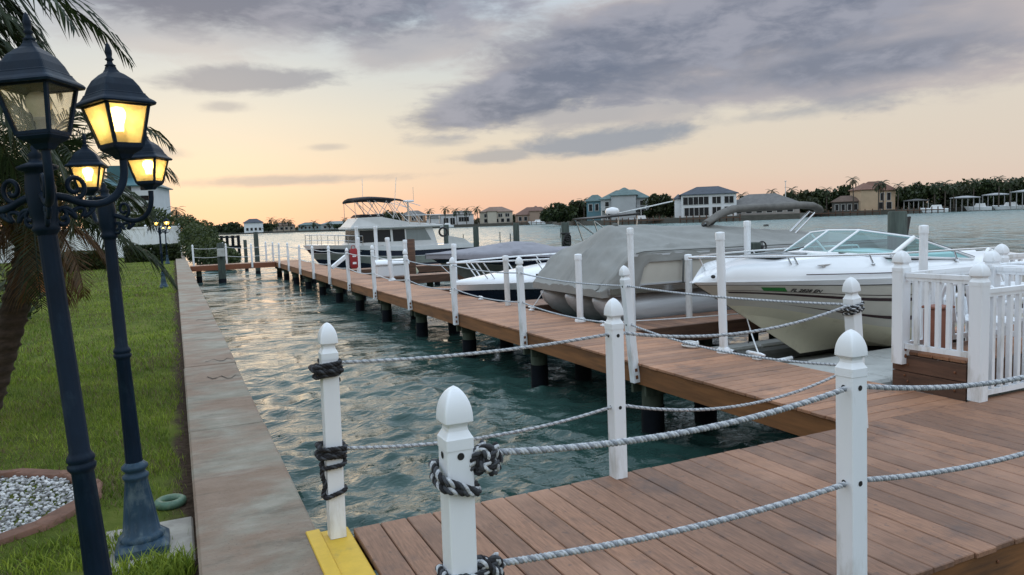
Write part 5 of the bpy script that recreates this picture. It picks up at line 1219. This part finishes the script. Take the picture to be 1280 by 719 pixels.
# -- mooring pilings
def mpile(px, pt, d, r, label, mat='greenpile', extra=None, name='mooring_piling'):
    p = gd(px, d); zt = gy(px, pt, p.y).z; o = empty(name, (p.x, p.y, WZ), label, 'piling', 'mooring pilings in the bay'); h = zt-WZ
    m = MB(); m.lathe([(r*1.04, -3), (r*1.03, 0), (r, h*.5), (r*.97, h-.02), (r*.85, h)], 16, fl=lambda t, z: 1+.02*math.sin(5*t+z)); m.build('timber', M[mat], o)
    m = MB(); m.lathe([(r*1.06, -.3), (r*1.07, .12+.05*math.sin(px)), (r*1.02, .2)], 16); m.build('wet_band', M['pile'], o)
    if extra == 'rope':
        m = MB(); 
        for k in range(3): m.ring((-.02*k, -r*1.1, h-.55-.10*k), .12+.02*k, .03, 16, 6, axis='Y')
        m.ring((0, 0, h-.4), r*1.08, .03, 16, 6); m.build('hanging_rope', M['black'], o)
    if extra == 'box':
        m = MB(); m.box(-.16, -r-.20, h-.62, .16, -r-.005, h-.25, .02); m.build('electric_box', M['grey_float'], o)
    if extra == 'cleat':
        m = MB(); m.loft([[(r*.95, -.05, h-.55), (r*.95, .05, h-.55), (r*1.1, .05, h-.55), (r*1.1, -.05, h-.55)], [(r*1.0, -.05, h-.1), (r*1.0, .05, h-.1), (r*1.75, .05, h-.1), (r*1.75, -.05, h-.1)]], True, False); m.build('bracket', M['black'], o)
    if extra == 'ring':
        m = MB(); m.ring((.04, -r*1.1, h-.75), .17, .045, 18, 6, axis='Y'); m.build('hanging_tyre', M['black'], o)
    return o
mpile(1122, 264, 14.2, .155, 'thick grey green piling behind the cuddy windshield with black bracket', extra='cleat')
mpile(706, 278, 27, .15, 'grey green piling with hanging black rope left of the pontoon cover', extra='rope')
mpile(644.5, 279, 34, .145, 'grey green piling rising behind the lavender cover peak')
mpile(594, 283, 35, .135, 'grey green piling left of the lavender cover peak')
mpile(557, 281, 38, .145, 'dark green piling between cruiser stern and lavender cover')
mpile(527.5, 285, 38, .15, 'dark green piling with hanging tyre at the cruiser stern', extra='ring')
mpile(318, 290, 42, .125, 'slim dark piling beside the far cross dock')
mpile(272.5, 304, 36.4, .16, 'dark piling with grey electric box at the far cross dock', extra='box')
mpile(511, 299, 25, .16, 'rough brown short piling in front of the cruiser cabin', 'oldwood')
mpile(304, 300, 46, .10, 'slim stake beyond the far cross dock by the mangrove')
for k, (px, pt, d) in enumerate(((460, 290, 120), (578, 293, 90), (624, 290, 85), (637, 292, 80), (700, 285, 95), (995, 290, 40))):
    p = gd(px, d); m = MB(); m.tube([(p.x, p.y, -2), (p.x, p.y, gy(px, pt, p.y).z)], .055, 6); tag(m.build('channel_stake', M['greenpile']), f'thin grey stake standing alone in open water, {ORD[k]} from the left', 'stake', 'thin stakes in the open water')
q = gy(516, 335, 24.6); fender(q+Vector((-.1, 0, .16)), q+Vector((.12, 0, -.22)), .12, (plain('yellowish_fender', (.62, .62, .45), .5), M['gel']), 'pale yellowish fender hanging beside the rough brown piling')
# small things on the walkway
q = gy(441, 322, 20.45); o = empty('life_ring_bag', (4.50, 20.42, .40), 'red rescue bag hanging on a white walkway post', 'rescue bag')
m = MB(); m.loft([[(x*s, y*s*.8, z) for x, y in rsq(.10, .5, 16)] for z, s in ((0, .7), (.04, 1), (.3, 1.02), (.5, .98), (.55, .8))], True, True); m.build('pouch', M['redbag'], o)
m = MB(); m.box(-.05, -.086, .12, .05, -.082, .18); m.box(-.05, -.086, .32, .05, -.082, .36); m.build('white_patch', M['pvc'], o)
m = MB(); m.tube([(-.06, 0, .55), (-.03, 0, .64), (.03, 0, .64), (.06, 0, .55)], .01, 6); m.build('strap', M['redbag'], o)
o = empty('dock_box', (5.95, 21.95, 0), 'white rounded dock box on the finger pier by the red bag', 'dock box')
m = MB(); m.box(-.5, -.28, 0, .5, .28, .36, .03); m.build('body', M['gel'], o)
m = MB(); m.loft([[(x, .30*math.cos(a), .362+.17*math.sin(a)) for a in [math.pi*j/10 for j in range(11)]] for x in (-.52, -.46, .46, .52)], True, True); m.build('lid', M['gel'], o)
a, b = gy(432, 321, 22.6), gy(415, 335, 22.4); m = MB(); m.bar(a, b, .05, .10); m.bar(a+Vector((.1, .5, 0)), b+Vector((.1, .5, 0)), .05, .10)
for k in range(5): m.bar(a.lerp(b, k/4), a.lerp(b, k/4)+Vector((.1, .5, 0)), .04, .03)
tag(m.build('boarding_ladder', M['pvc']), 'white sloping boarding ladder by the cruiser bow', 'ladder')
# mooring lines
for k, (A_, B_, s, lab) in enumerate((((5.80, 11.3, .42), (5.52, 11.3, .06), .02, 'white mooring line from the pontoon bow down to a cleat'),
                          ((5.52, 8.95, .06), (7.1, 7.35, .25), .02, 'long white mooring line from walkway cleat to the cuddy bow eye'), ((5.52, 5.9, .06), (6.55, 7.2, .20), .02, 'white mooring line rising from near cleat to cuddy bow'),
                          ((6.3, 16.3, .05), (6.3, 18.4, .5), .05, 'white line slanting down from the lavender covered boat'), ((5.53, 15.3, .06), (5.6, 14.95, .2), .01, 'short white line at the low white boat bow'))):
    m = MB(); m.tube(sagpath(A_, B_, s, 12), .008, 6); tag(m.build('mooring_line', M['line']), lab, 'rope', 'mooring lines to the boats')
def coil():
    m = MB(); P = []
    for i in range(90): t = i*.42; P.append((5.42+(.06+.02*math.sin(i*.3))*math.cos(t), 6.9+(.10+.03*math.sin(i*.21))*math.sin(t), .015+.0006*i))
    m.tube(P, .010, 6); tag(m.build('rope_coil', M['pvc_old']), 'white rope coil heaped on the walkway edge near the cuddy bow', 'rope')
coil()
# ---------------------------------------------------------------- far shore
SHM = plain('shore_soil', (.075, .07, .05), .95, .3, .2)
def shoreland():
    pts = [(-30, 700), (120, 640), (250, 600), (330, 560), (440, 500), (520, 405), (690, 390), (700, 290), (745, 236), (860, 222), (1000, 228), (1010, 285), (1130, 275), (1180, 300), (1285, 320), (1400, 350), (1600, 400)]
    P = [gd(px, d) for px, d in pts]; Fr = [p*(1+900/p.length) for p in P]
    m = MB(); n = len(P); zt = .75
    m.add([(p.x, p.y, zt) for p in P]+[(p.x, p.y, zt) for p in Fr], [(i, i+1, n+i+1, n+i) for i in range(n-1)])
    tag(m.build('far_shore_ground', SHM), kind='structure')
    w = MB(); sw = plain('shore_seawall', (.085, .08, .068), .9, .25, .6, vec=(1, 1, 3))
    w.add([(p.x, p.y, zt+.05) for p in P]+[(p.x, p.y, -2.5) for p in P]+[(p.x*1.002, p.y*1.002, zt+.05) for p in P], [(i, n+i, n+i+1, i+1) for i in range(n-1)]+[(i, i+1, 2*n+i+1, 2*n+i) for i in range(n-1)])
    o = w.build('far_seawall', sw); tag(o, 'grey seawall along the far shore below the houses', 'seawall')
shoreland()
GZ = .75
def greenery():
    g = random.Random(77); mb = MB(); pts = [(235, 490), (330, 560), (440, 500), (520, 440), (690, 400), (700, 300), (745, 270), (860, 262), (1000, 285), (1130, 300), (1290, 330)]
    px = 236.
    while px < 1290:
        d = np.interp(px, [p[0] for p in pts], [p[1] for p in pts])*g.uniform(1.0, 1.12); q = gd(px, d); h = g.uniform(1.2, 3.2); w = g.uniform(2.5, 5)
        leafcloud(mb, (q.x, q.y, GZ+h*.5), (w, w, h*.75), 46, 1.0, g, .2); px += g.uniform(1.5, 4.)*260/d
    tag(mb.build('far_shore_greenery', M['leaf3']), 'low dark greenery filling between the far shore houses', 'greenery', kind='stuff')
greenery()
def zat(px, py, d): p = gd(px, d); return gy(px, py, p.y).z
def block(mb, o, ax, ay, x0, x1, y0, y1, z0, z1, mi=0):
    vs = [o+ax*x+ay*y+Vector((0, 0, z)) for z in (z0, z1) for y in (y0, y1) for x in (x0, x1)]
    mb.add(vs, [(0, 2, 3, 1), (4, 5, 7, 6), (0, 1, 5, 4), (2, 6, 7, 3), (0, 4, 6, 2), (1, 3, 7, 5)], False, mi)
def hip(mb, o, ax, ay, x0, x1, y0, y1, z, h, ov=.6, gable=False, th=.18):
    x0 -= ov; x1 += ov; y0 -= ov; y1 += ov; k = 0 if gable else min((y1-y0)/2, (x1-x0)/2*.98); ym = (y0+y1)/2
    b = [(x0, y0, z), (x1, y0, z), (x1, y1, z), (x0, y1, z)]; t = [(x, y, z+th) for x, y, _ in b]; r_ = [(x0+k, ym, z+h), (x1-k, ym, z+h)]
    vs = [o+ax*x+ay*y+Vector((0, 0, zz)) for x, y, zz in b+t+r_]
    mb.add(vs, [(3, 2, 1, 0), (0, 1, 5, 4), (1, 2, 6, 5), (2, 3, 7, 6), (3, 0, 4, 7), (4, 5, 9, 8), (6, 7, 8, 9), (5, 6, 9), (7, 4, 8)])
wallc = {}
def wm(col): 
    if col not in wallc: wallc[col] = plain('house_wall_%d' % len(wallc), col, .85, .08, .5)
    return wallc[col]
def house(px0, px1, d, label, storeys, wall, roof, rh=2.4, turn=0., wins=None, bal=False, gable=False, sh=3.0, depth=None, name='house', trims=None, wing=None):
    a, b = gd(px0, d), gd(px1, d); c = (a+b)/2; ax = (b-a); Wd = ax.length; ax.normalize(); ay = Vector((-ax.y, ax.x, 0))
    if ay.dot(c) < 0: ay = -ay
    R_ = Matrix.Rotation(rad(turn), 3, 'Z'); ax = R_ @ ax; ay = R_ @ ay
    o = empty(name, (c.x, c.y, GZ), label, 'house'); Z = Vector((0, 0, 0)); D = depth or Wd*.6; H_ = storeys*sh
    m = MB(); block(m, Z, ax, ay, -Wd/2, Wd/2, 0, D, -.3, H_); m.build('wall', wm(wall), o)
    m = MB(); hip(m, Z, ax, ay, -Wd/2, Wd/2, 0, D, H_, rh, gable=gable); rm_ = plain('roof_tiles', roof, .8, .2, .8); m.build('roof', rm_, o)
    if wing:
        x0, x1, y0, y1, wh, wrh = wing; m = MB(); block(m, Z, ax, ay, x0*Wd, x1*Wd, y0, y1, -.3, wh); m.build('wing', wm(wall), o); m = MB(); hip(m, Z, ax, ay, x0*Wd, x1*Wd, y0, y1, wh, wrh, .5, gable=False); m.build('roof', rm_, o)
    tr = wm((.55, .56, .55))
    for (fx0, fx1, z0, z1) in (wins or []):
        w = MB(); x0, x1 = (fx0-.5)*Wd, (fx1-.5)*Wd
        block(w, Z, ax, ay, x0, x1, -.05, -.004, z0*H_, z1*H_); p = w.build('window', M['winglass'], o)
        f = MB(); n = max(1, int(round((x1-x0)/1.4)))
        for k in range(n+1): xx = lerp(x0, x1, k/n); block(f, Z, ax, ay, xx-.07, xx+.07, -.12, -.055, z0*H_, z1*H_)
        block(f, Z, ax, ay, x0-.1, x1+.1, -.125, -.052, z0*H_-.12, z0*H_-.01); block(f, Z, ax, ay, x0-.1, x1+.1, -.125, -.052, z1*H_+.01, z1*H_+.12); f.build('frame', trims or tr, p)
    if bal:
        m = MB(); block(m, Z, ax, ay, -Wd*.48, Wd*.48, -1.9, -.01, sh-.25, sh); m.build('balcony_floor', wm(wall), o)
        m = MB()
        for k in range(9): xx = lerp(-Wd*.47, Wd*.47, k/8); block(m, Z, ax, ay, xx-.14, xx+.14, -1.85, -1.55, -.3, sh-.26)
        m.build('column', tr, o)
        m = MB(); block(m, Z, ax, ay, -Wd*.48, Wd*.48, -1.87, -1.80, sh+.95, sh+1.05)
        for k in range(41): xx = lerp(-Wd*.47, Wd*.47, k/40); block(m, Z, ax, ay, xx-.04, xx+.04, -1.86, -1.81, sh+.01, sh+.94)
        m.build('balcony_railing', tr, o)
    return o
W4 = lambda z0, z1, n, a=.06, b=.94, f=.6: [(a+(b-a)*(i+.5-f/2)/n, a+(b-a)*(i+.5+f/2)/n, z0, z1) for i in range(n)]
white, cream, tan, peach, bluegrey = (.66, .68, .70), (.44, .41, .35), (.34, .27, .21), (.50, .37, .25), (.30, .36, .38)
slate, teal, terra, brown, grey = (.055, .066, .085), (.105, .155, .155), (.155, .075, .05), (.115, .075, .055), (.13, .125, .12)
house(852, 921, 228, 'large white two-storey modern house with dark hip roof and wide black windows', 2, white, slate, 2.5, 4, [(.30-.27, .50, .56, .90), (.56, .72, .58, .88), (.78, .95, .58, .88), (.05, .50, .06, .42), (.56, .72, .06, .42), (.78, .95, .08, .42)], sh=3.3, wing=(-.62, -.47, 2, 9, 5.6, 1.6))
house(751, 811, 240, 'pale balconied two-storey house with grey teal hip roof among dark trees', 2, (.40, .42, .43), teal, 3.0, -6, W4(.58, .88, 6)+W4(.06, .42, 5), True, sh=3.3, wing=(-.25, .25, -3, 4, 7.6, 2.6))
house(733, 752, 250, 'small blue gabled house partly hidden left of the balconied house', 2, (.10, .20, .24), teal, 2.2, -20, W4(.5, .85, 2), sh=3.2)
house(1076, 1121, 285, 'peach gabled two-storey house with terracotta roof behind palms', 2, peach, terra, 3.4, 24, W4(.5, .88, 3, .3, .9)+W4(.05, .4, 2, .4, .95), False, False, 3.3, wing=(-.62, -.1, -2, 7, 7.0, 2.6))
house(1040, 1076, 282, 'low dark roofed lanai building left of the peach house', 1, (.12, .11, .10), brown, 2.2, 0, W4(.1, .75, 4), sh=3.2)
house(912, 1000, 236, 'long low grey roofed house behind the folded sun top', 1, (.30, .28, .26), grey, 3.4, 6, W4(.2, .7, 6), sh=3.0)
house(925, 938, 300, 'narrow pale block right of the modern white house', 2, (.36, .36, .38), grey, .6, 0, W4(.55, .9, 2), sh=3.4)
house(601, 641, 400, 'cream house with tan hip roofs on the mid shore', 2, (.46, .42, .35), (.20, .135, .105), 2.9, 5, W4(.55, .85, 4)+W4(.08, .4, 5), sh=3., wing=(-.3, -.02, -3, 3, 6.4, 2.4))
house(644, 690, 396, 'brown hip-roofed house left of the dark tree mass', 1, (.30, .22, .17), (.15, .085, .065), 4.2, -4, W4(.2, .75, 6), sh=3.8, wing=(-.1, .22, -2, 6, 5.6, 3.))
house(533, 592, 412, 'long white house with flat roofs and dark garages behind a palm row', 1, white, grey, .7, 0, [(.08, .22, .4, .75), (.36, .46, .05, .7), (.5, .6, .05, .7), (.68, .9, .3, .75)], sh=5.4, wing=(-.5, -.22, -2, 8, 4.0, 1.6))
house(502, 532, 420, 'peach fronted house with grey roof right of the cruiser mast', 2, (.42, .29, .20), grey, 2.6, 0, W4(.5, .9, 3), sh=3.1)
house(566, 590, 432, 'pale two-storey block rising behind the white garages', 2, white, grey, .8, 0, W4(.5, .85, 3), sh=3.6)
house(304, 328, 450, 'white hip-roofed house alone on the left shore', 2, white, slate, 2.4, 0, W4(.15, .45, 4), sh=2.6)
house(340, 368, 500, 'low tan house under palms on the left shore', 1, tan, brown, 2.2, 0, W4(.2, .7, 4), sh=3.2)
house(372, 400, 495, 'low teal grey house left of the cruiser', 1, (.22, .30, .31), teal, 1.8, 0, W4(.2, .7, 5), sh=3.)
house(400, 440, 495, 'low white house with pale roof just left of the cruiser canopy', 1, (.42, .44, .45), (.20, .24, .25), 2., 0, W4(.2, .7, 6), sh=3.)
house(450, 500, 440, 'grey house half hidden by trees behind the cruiser mast', 2, (.34, .33, .32), grey, 2., 0, W4(.5, .85, 5), sh=3.)
for k, (a, b, d, z, lab) in enumerate(((1188, 1224, 300, 3.0, 'white flat canopy over docks, leftmost on the right shore'), (1228, 1262, 306, 3.6, 'white canopy over docks in the middle of the right shore'), (1263, 1300, 300, 4.2, 'white boat shelter at the far right edge of the shore'), (1130, 1160, 290, 2.6, 'dark low boat shelter right of the peach house'))):
    p, q_ = gd(a, d), gd(b, d); ax = (q_-p); Wd = ax.length; ax.normalize(); ay = Vector((-ax.y, ax.x, 0)); c = (p+q_)/2; o = empty('dock_shelter', (c.x, c.y, GZ), lab, 'shelter', 'boat shelters on the right shore')
    m = MB(); hip(m, Vector((0, 0, 0)), ax, ay, -Wd/2, Wd/2, -4, 3, z, .8, .3, False, .25); m.build('roof', wm((.34, .35, .36) if k < 3 else (.08, .08, .08)), o)
    for i in range(6):
        for yy in (-3.8, 2.8): m = MB(); block(m, Vector((0, 0, 0)), ax, ay, lerp(-Wd/2, Wd/2, i/5)-.12, lerp(-Wd/2, Wd/2, i/5)+.12, yy-.12, yy+.12, -2.5, z-.01); m.build('post', wm((.3, .3, .3)), o)
def far_boat(px, d, L, label, cab=True):
    p = gd(px, d); v = ray(px, 270); ax = Vector((v.y, -v.x, 0)).normalized(); o = empty('moored_boat', (p.x, p.y, WZ), label, 'boat', 'small boats moored on the far shore'); o.rotation_euler = (0, 0, math.atan2(ax.y, ax.x))
    H = Hull(L, lambda t: .1+L*.3*(1-(1-min(1, t/.5))**2), lambda t: 1.6-.4*t, lambda t: -.3, lambda t: .2, lambda t: .8, L*.15)
    m = MB(); H.strip(m, 0, 1, n=10, m=2); H.transom(m); H.crown(m, lambda t: [(1, 0), (.9, .1), (0, .15)], 8); m.build('hull', M['gel'], o)
    m = MB(); m.loft([[(L*.35, -1, 1.5), (L*.35, 1, 1.5), (L*.42, .9, 2.6), (L*.42, -.9, 2.6)], [(L*.8, -1, 1.4), (L*.8, 1, 1.4), (L*.75, .9, 2.6), (L*.75, -.9, 2.6)]], True, False); m.build('cabin', M['gel' if cab else 'winglass'], o)
for a in ((1150, 278, 8, 'white moored cabin boat right of the peach house'), (1205, 298, 8, 'white moored boat under the leftmost white canopy'), (1240, 300, 9, 'white moored boat under the middle white canopy'), (660, 385, 9, 'white moored boat before the brown hip-roofed house'), (548, 398, 8, 'white moored boat before the palm row'), (785, 232, 7, 'small white moored boat before the balconied house')): far_boat(*a)
def far_dock(px0, px1, d, label, n=8):
    a, b = gd(px0, d), gd(px1, d); o = empty('far_dock', (a.x, a.y, 0), label, 'dock', 'wooden docks on the far shore'); b = b-Vector((a.x, a.y, 0)); m = MB(); m.bar((0, 0, .3), b+Vector((0, 0, .3)), 1.6, .25); m.build('decking', M['oldwood'], o)
    m = MB()
    for i in range(n): q = b*(i/(n-1)); m.tube([(q.x, q.y, -3), (q.x, q.y, 1.3)], .16, 6)
    m.build('piling', M['oldwood'], o)
far_dock(640, 682, 375, 'low dark dock before the brown hip-roofed house'); far_dock(755, 840, 226, 'dark dock and rail before the balconied house', 12); far_dock(1000, 1100, 268, 'dark dock left of the peach house waterfront', 12); far_dock(1120, 1180, 272, 'dark dock right of the peach house', 9); far_dock(850, 925, 216, 'dark dock before the modern white house', 10)
p0, p1 = gd(296, 75), gd(268, 78)
o = empty('old_pier', (p0.x, p0.y, 0), 'dark derelict timber pier beyond the mangrove bush', 'pier'); d_ = Vector((p1.x-p0.x, p1.y-p0.y, 0)); m = MB(); m.bar((0, 0, .05), d_+Vector((0, 0, .05)), .5, .28); m.bar((0, 0, 1.0), d_+Vector((0, 0, 1.0)), .2, .16); m.build('beam', M['pile'], o)
for i in range(5): q = d_*(i/4); m = MB(); m.tube([(q.x, q.y, -3), (q.x, q.y, 1.15)], .14, 8); m.build('piling', M['pile'], o)
# apartment building with teal roof
def apartment():
    d = 165; a, b = gd(108, d), gd(194, d); c = (a+b)/2; ax = (b-a); Wd = ax.length; ax.normalize(); ay = Vector((-ax.y, ax.x, 0)); R_ = Matrix.Rotation(rad(-14), 3, 'Z'); ax, ay = R_ @ ax, R_ @ ay
    o = empty('apartment_building', (c.x, c.y, 0), 'pale grey five-storey apartment building with teal hip roof behind the palm', 'building'); Z = Vector((0, 0, 0)); H_ = zat(180, 233, d)
    m = MB(); block(m, Z, ax, ay, -Wd/2, Wd/2, 0, 16, -1, H_); m.build('wall', wm((.50, .53, .56)), o)
    m = MB(); hip(m, Z, ax, ay, -Wd/2, Wd/2, 0, 16, H_, 3.4, .7); block(m, Z, ax, ay, -3, 2, 4, 10, H_+1, H_+4.4); m.build('roof', plain('teal_metal_roof', (.035, .115, .135), .5, .12, 1), o)
    for f in range(5):
        for k in range(4):
            x = lerp(-Wd/2, Wd/2, (k+.5)/4); z = 1+f*(H_-1)/5
            if k in (2, 3):
                m = MB(); block(m, Z, ax, ay, x-1.6, x+1.6, -1.3, -.01, z+.1, z+.28); block(m, Z, ax, ay, x-1.6, x+1.6, -1.3, -1.2, z+.281, z+1.1); m.build('balcony', wm((.54, .56, .58)), o)
            w = MB(); block(w, Z, ax, ay, x-.65, x+.65, -.06, -.005, z+.9, z+2.1); w.build('window', M['winglass'], o)
apartment()
# ---- trees of the far shore
def far_tree(px, py, d, wpx, label, seed, mat='leaf', name='shade_tree', n=420, base=None, group='trees on the far shore'):
    p = gd(px, d); zt = zat(px, py, d); w = wpx*d/F/2; h = zt-GZ; g = random.Random(seed)
    o = empty(name, (p.x, p.y, GZ), label, 'tree', group)
    m = MB(); m.tube([(0, 0, -.3), (w*.05, 0, h*.3), (-w*.05, 0, h*.5)], [.3, .22, .12], 7)
    for k in range(4): a = g.random()*6.28; m.tube([(0, 0, h*.3), (math.cos(a)*w*.3, math.sin(a)*w*.3, h*.5)], [.15, .05], 5)
    m.build('trunk', M['treebark'], o)
    m = MB(); nb = 9+int(w*1.5)
    for k in range(nb):
        a = g.random()*6.28; r_ = w*(.15+.6*g.random()); zc = h*(.22+.60*g.random())*(1-.22*(r_/w)); ra = w*(.30+.24*g.random())
        leafcloud(m, (r_*math.cos(a), r_*math.sin(a), zc), (ra, ra, min(ra*.8, h*.22)), n//nb+40, .85+.035*h, g, .2)
    m.build('crown', M[mat], o)
def far_palm(px, py, d, label, seed, s=1., group='palms on the far shore', skirt=False, nf=15):
    p = gd(px, d); zt = zat(px, py, d); h = max(2.5, zt-GZ-1.0*s); g = random.Random(seed); o = empty('palm_tree', (p.x, p.y, GZ), label, 'palm tree', group)
    lx = g.uniform(-.6, .6); m = MB(); m.tube([(0, 0, -.3), (lx*.3, 0, h*.5), (lx, 0, h)], [.24, .17, .14], 7); m.build('trunk', M['treebark'], o)
    m = MB()
    for k in range(nf):
        a = k*2.4+g.uniform(-.2, .2); e = rad(68-k*7.5+g.uniform(-6, 6)); L = (2.3+.8*g.random())*s; q = Vector((lx, 0, h)); n = 7
        for i in range(n):
            dv = Vector((math.cos(e)*math.cos(a), math.cos(e)*math.sin(a), math.sin(e))); q2 = q+dv*L/n; sd_ = Vector((-math.sin(a), math.cos(a), 0)); w = .42*s*math.sin(math.pi*(i+.9)/(n+1.2)); w2 = .42*s*math.sin(math.pi*(i+1.9)/(n+1.2))
            for sg in (-1, 1):
                for f0, f1 in ((0, .38), (.5, .88)):
                    b0, b1 = q.lerp(q2, f0), q.lerp(q2, f1); m.add([b0, b1, b1+sd_*sg*w2+dv*.25*s+Vector((0, 0, -.32*w2)), b0+sd_*sg*w+dv*.25*s+Vector((0, 0, -.32*w))], [(0, 1, 2, 3)])
            q = q2; e -= rad(150/n)*.62
    m.build('crown', M['palmleaf'], o)
    if skirt: m = MB(); leafcloud(m, (lx, 0, h-.8*s), (.8*s, .8*s, .9*s), 80, .6, g, 0); m.build('dead_fronds', M['palmdry'], o)
PALMS = [(965, 236, 270, 'isolated palm left of the white light pole'), (990, 234, 275, 'palm just right of the white light pole'), (1033, 234, 280, 'wide palm before the lanai building'), (1067, 221, 275, 'tallest palm at the left of the peach house'), (1098, 227, 272, 'palm in front of the peach house gable'), (1104, 225, 274, 'palm touching the peach house gable ridge'), (1122, 229, 285, 'palm at the right end of the peach house'), (1168, 229, 290, 'dark palm in the grove right of the peach house, left one'), (1181, 226, 286, 'dark palm in the grove right of the peach house, taller one'), (1192, 231, 292, 'dark palm in the grove right of the peach house, right one'), (1248, 220, 290, 'tall palm between the right shore canopies'), (1262, 223, 296, 'palm right of the tall canopy palm'), (1216, 224, 305, 'palm behind the leftmost white canopy'),
         (730, 248, 262, 'palm with pale trunk at the edge of the dark tree mass'), (926, 241, 250, 'skirted palm at the right end of the modern white house'), (538, 261, 402, 'palm row before the white garages, first from the left'), (556, 258, 402, 'palm row before the white garages, second from the left'), (571, 260, 402, 'palm row before the white garages, third from the left'), (583, 260, 400, 'palm row before the white garages, fourth from the left'), (597, 258, 398, 'palm row before the white garages, rightmost and thickest'),
         (339, 272, 480, 'left shore palm standing tallest beside the white hip house'), (345, 274, 485, 'left shore palm close beside the tallest one'), (353, 273, 485, 'left shore palm over the tan house, left'), (362, 274, 487, 'left shore palm over the tan house, right'), (392, 276, 490, 'left shore palm over the teal grey house'), (411, 276, 490, 'left shore palm over the pale roof'), (432, 272, 480, 'left shore palm touching the cruiser canopy side')]
for k, (px, py, d, lab) in enumerate(PALMS): far_palm(px, py, d, lab, 40+k, 1.05 if d < 350 else 1.35, skirt=(k == 14))
TREES = [(700, 251, 262, 40, 'broad dark tree at the left of the big shore tree mass'), (722, 247, 268, 34, 'dark tree in the middle of the big shore tree mass'), (684, 258, 300, 26, 'low dark tree beside the brown hip-roofed house'), (738, 256, 272, 26, 'dark tree at the right of the big shore tree mass'),
         (824, 239, 232, 36, 'round dark tree between the balconied house and the modern house'), (838, 246, 246, 24, 'thin dark tree touching the modern white house'), (812, 262, 236, 14, 'small dark tree at the balconied house corner'), (1000, 235, 290, 40, 'dark tree behind the white light pole'), (1022, 234, 292, 38, 'dark tree left of the lanai building'), (1056, 227, 296, 34, 'dark tree above the lanai roof'), (1012, 245, 280, 30, 'low dark tree along the right shore dock'),
         (1130, 227, 295, 32, 'dark tree at the right of the peach house'), (1150, 225, 300, 36, 'dark tree over the dark boat shelter'), (1186, 223, 310, 44, 'dark tree behind the palm grove'), (1210, 223, 318, 42, 'dark tree over the leftmost white canopy'), (1232, 220, 320, 44, 'tall dark tree behind the middle canopy'), (1258, 220, 325, 44, 'dark tree behind the far right shelter'), (1282, 219, 325, 48, 'dark tree at the far right edge of the shore'), (945, 250, 300, 22, 'small tree right of the narrow pale block'), (968, 248, 300, 26, 'small tree behind the long grey roof'),
         (489, 262, 436, 34, 'dark tree right behind the cruiser canopy frame'), (462, 268, 450, 36, 'dark tree behind the cruiser flybridge'), (270, 280, 470, 28, 'low dark tree at the left end of the shore'), (288, 277, 465, 26, 'dark tree left of the white hip-roofed house'), (334, 279, 455, 24, 'dark tree right of the white hip-roofed house'), (300, 283, 460, 22, 'low shrubby tree before the white hip-roofed house'), (425, 279, 480, 26, 'low dark tree left of the cruiser canopy'), (382, 280, 500, 24, 'low tree between tan and teal houses'), (250, 282, 480, 26, 'low dark tree behind the derelict pier'), (516, 268, 425, 16, 'small tree beside the peach fronted house'), (610, 272, 420, 12, 'small tree left of the cream house'), (640, 268, 420, 14, 'small tree between the cream and brown houses')]
for k, (px, py, d, w, lab) in enumerate(TREES): far_tree(px, py, d, w, lab, 90+k, ['leaf', 'leaf3', 'leaf'][k % 3], n=1100 if d < 300 else 700)
for k, (px, py, d, lab) in enumerate(((220, 258, 150, 'small fan palm right of the apartment building, taller'), (221, 268, 146, 'small fan palm right of the apartment building, lower'))): far_palm(px, py, d, lab, 300+k, .75, 'fan palms by the apartment building')
p = gd(982, 262); m = MB(); m.tube([(0, 0, -.5), (0, 0, zat(982, 227, 262)-GZ)], [.16, .10], 8); o = m.build('light_pole', M['pvc_old'], None, (p.x, p.y, GZ)); tag(o, 'slim white light pole among the palms of the right shore', 'light pole')
m = MB(); m.box(-.35, -.2, 0, .35, .2, .25, .05); m.build('lamp_head', M['pvc_old'], o, (0, 0, zat(982, 227, 262)-GZ))
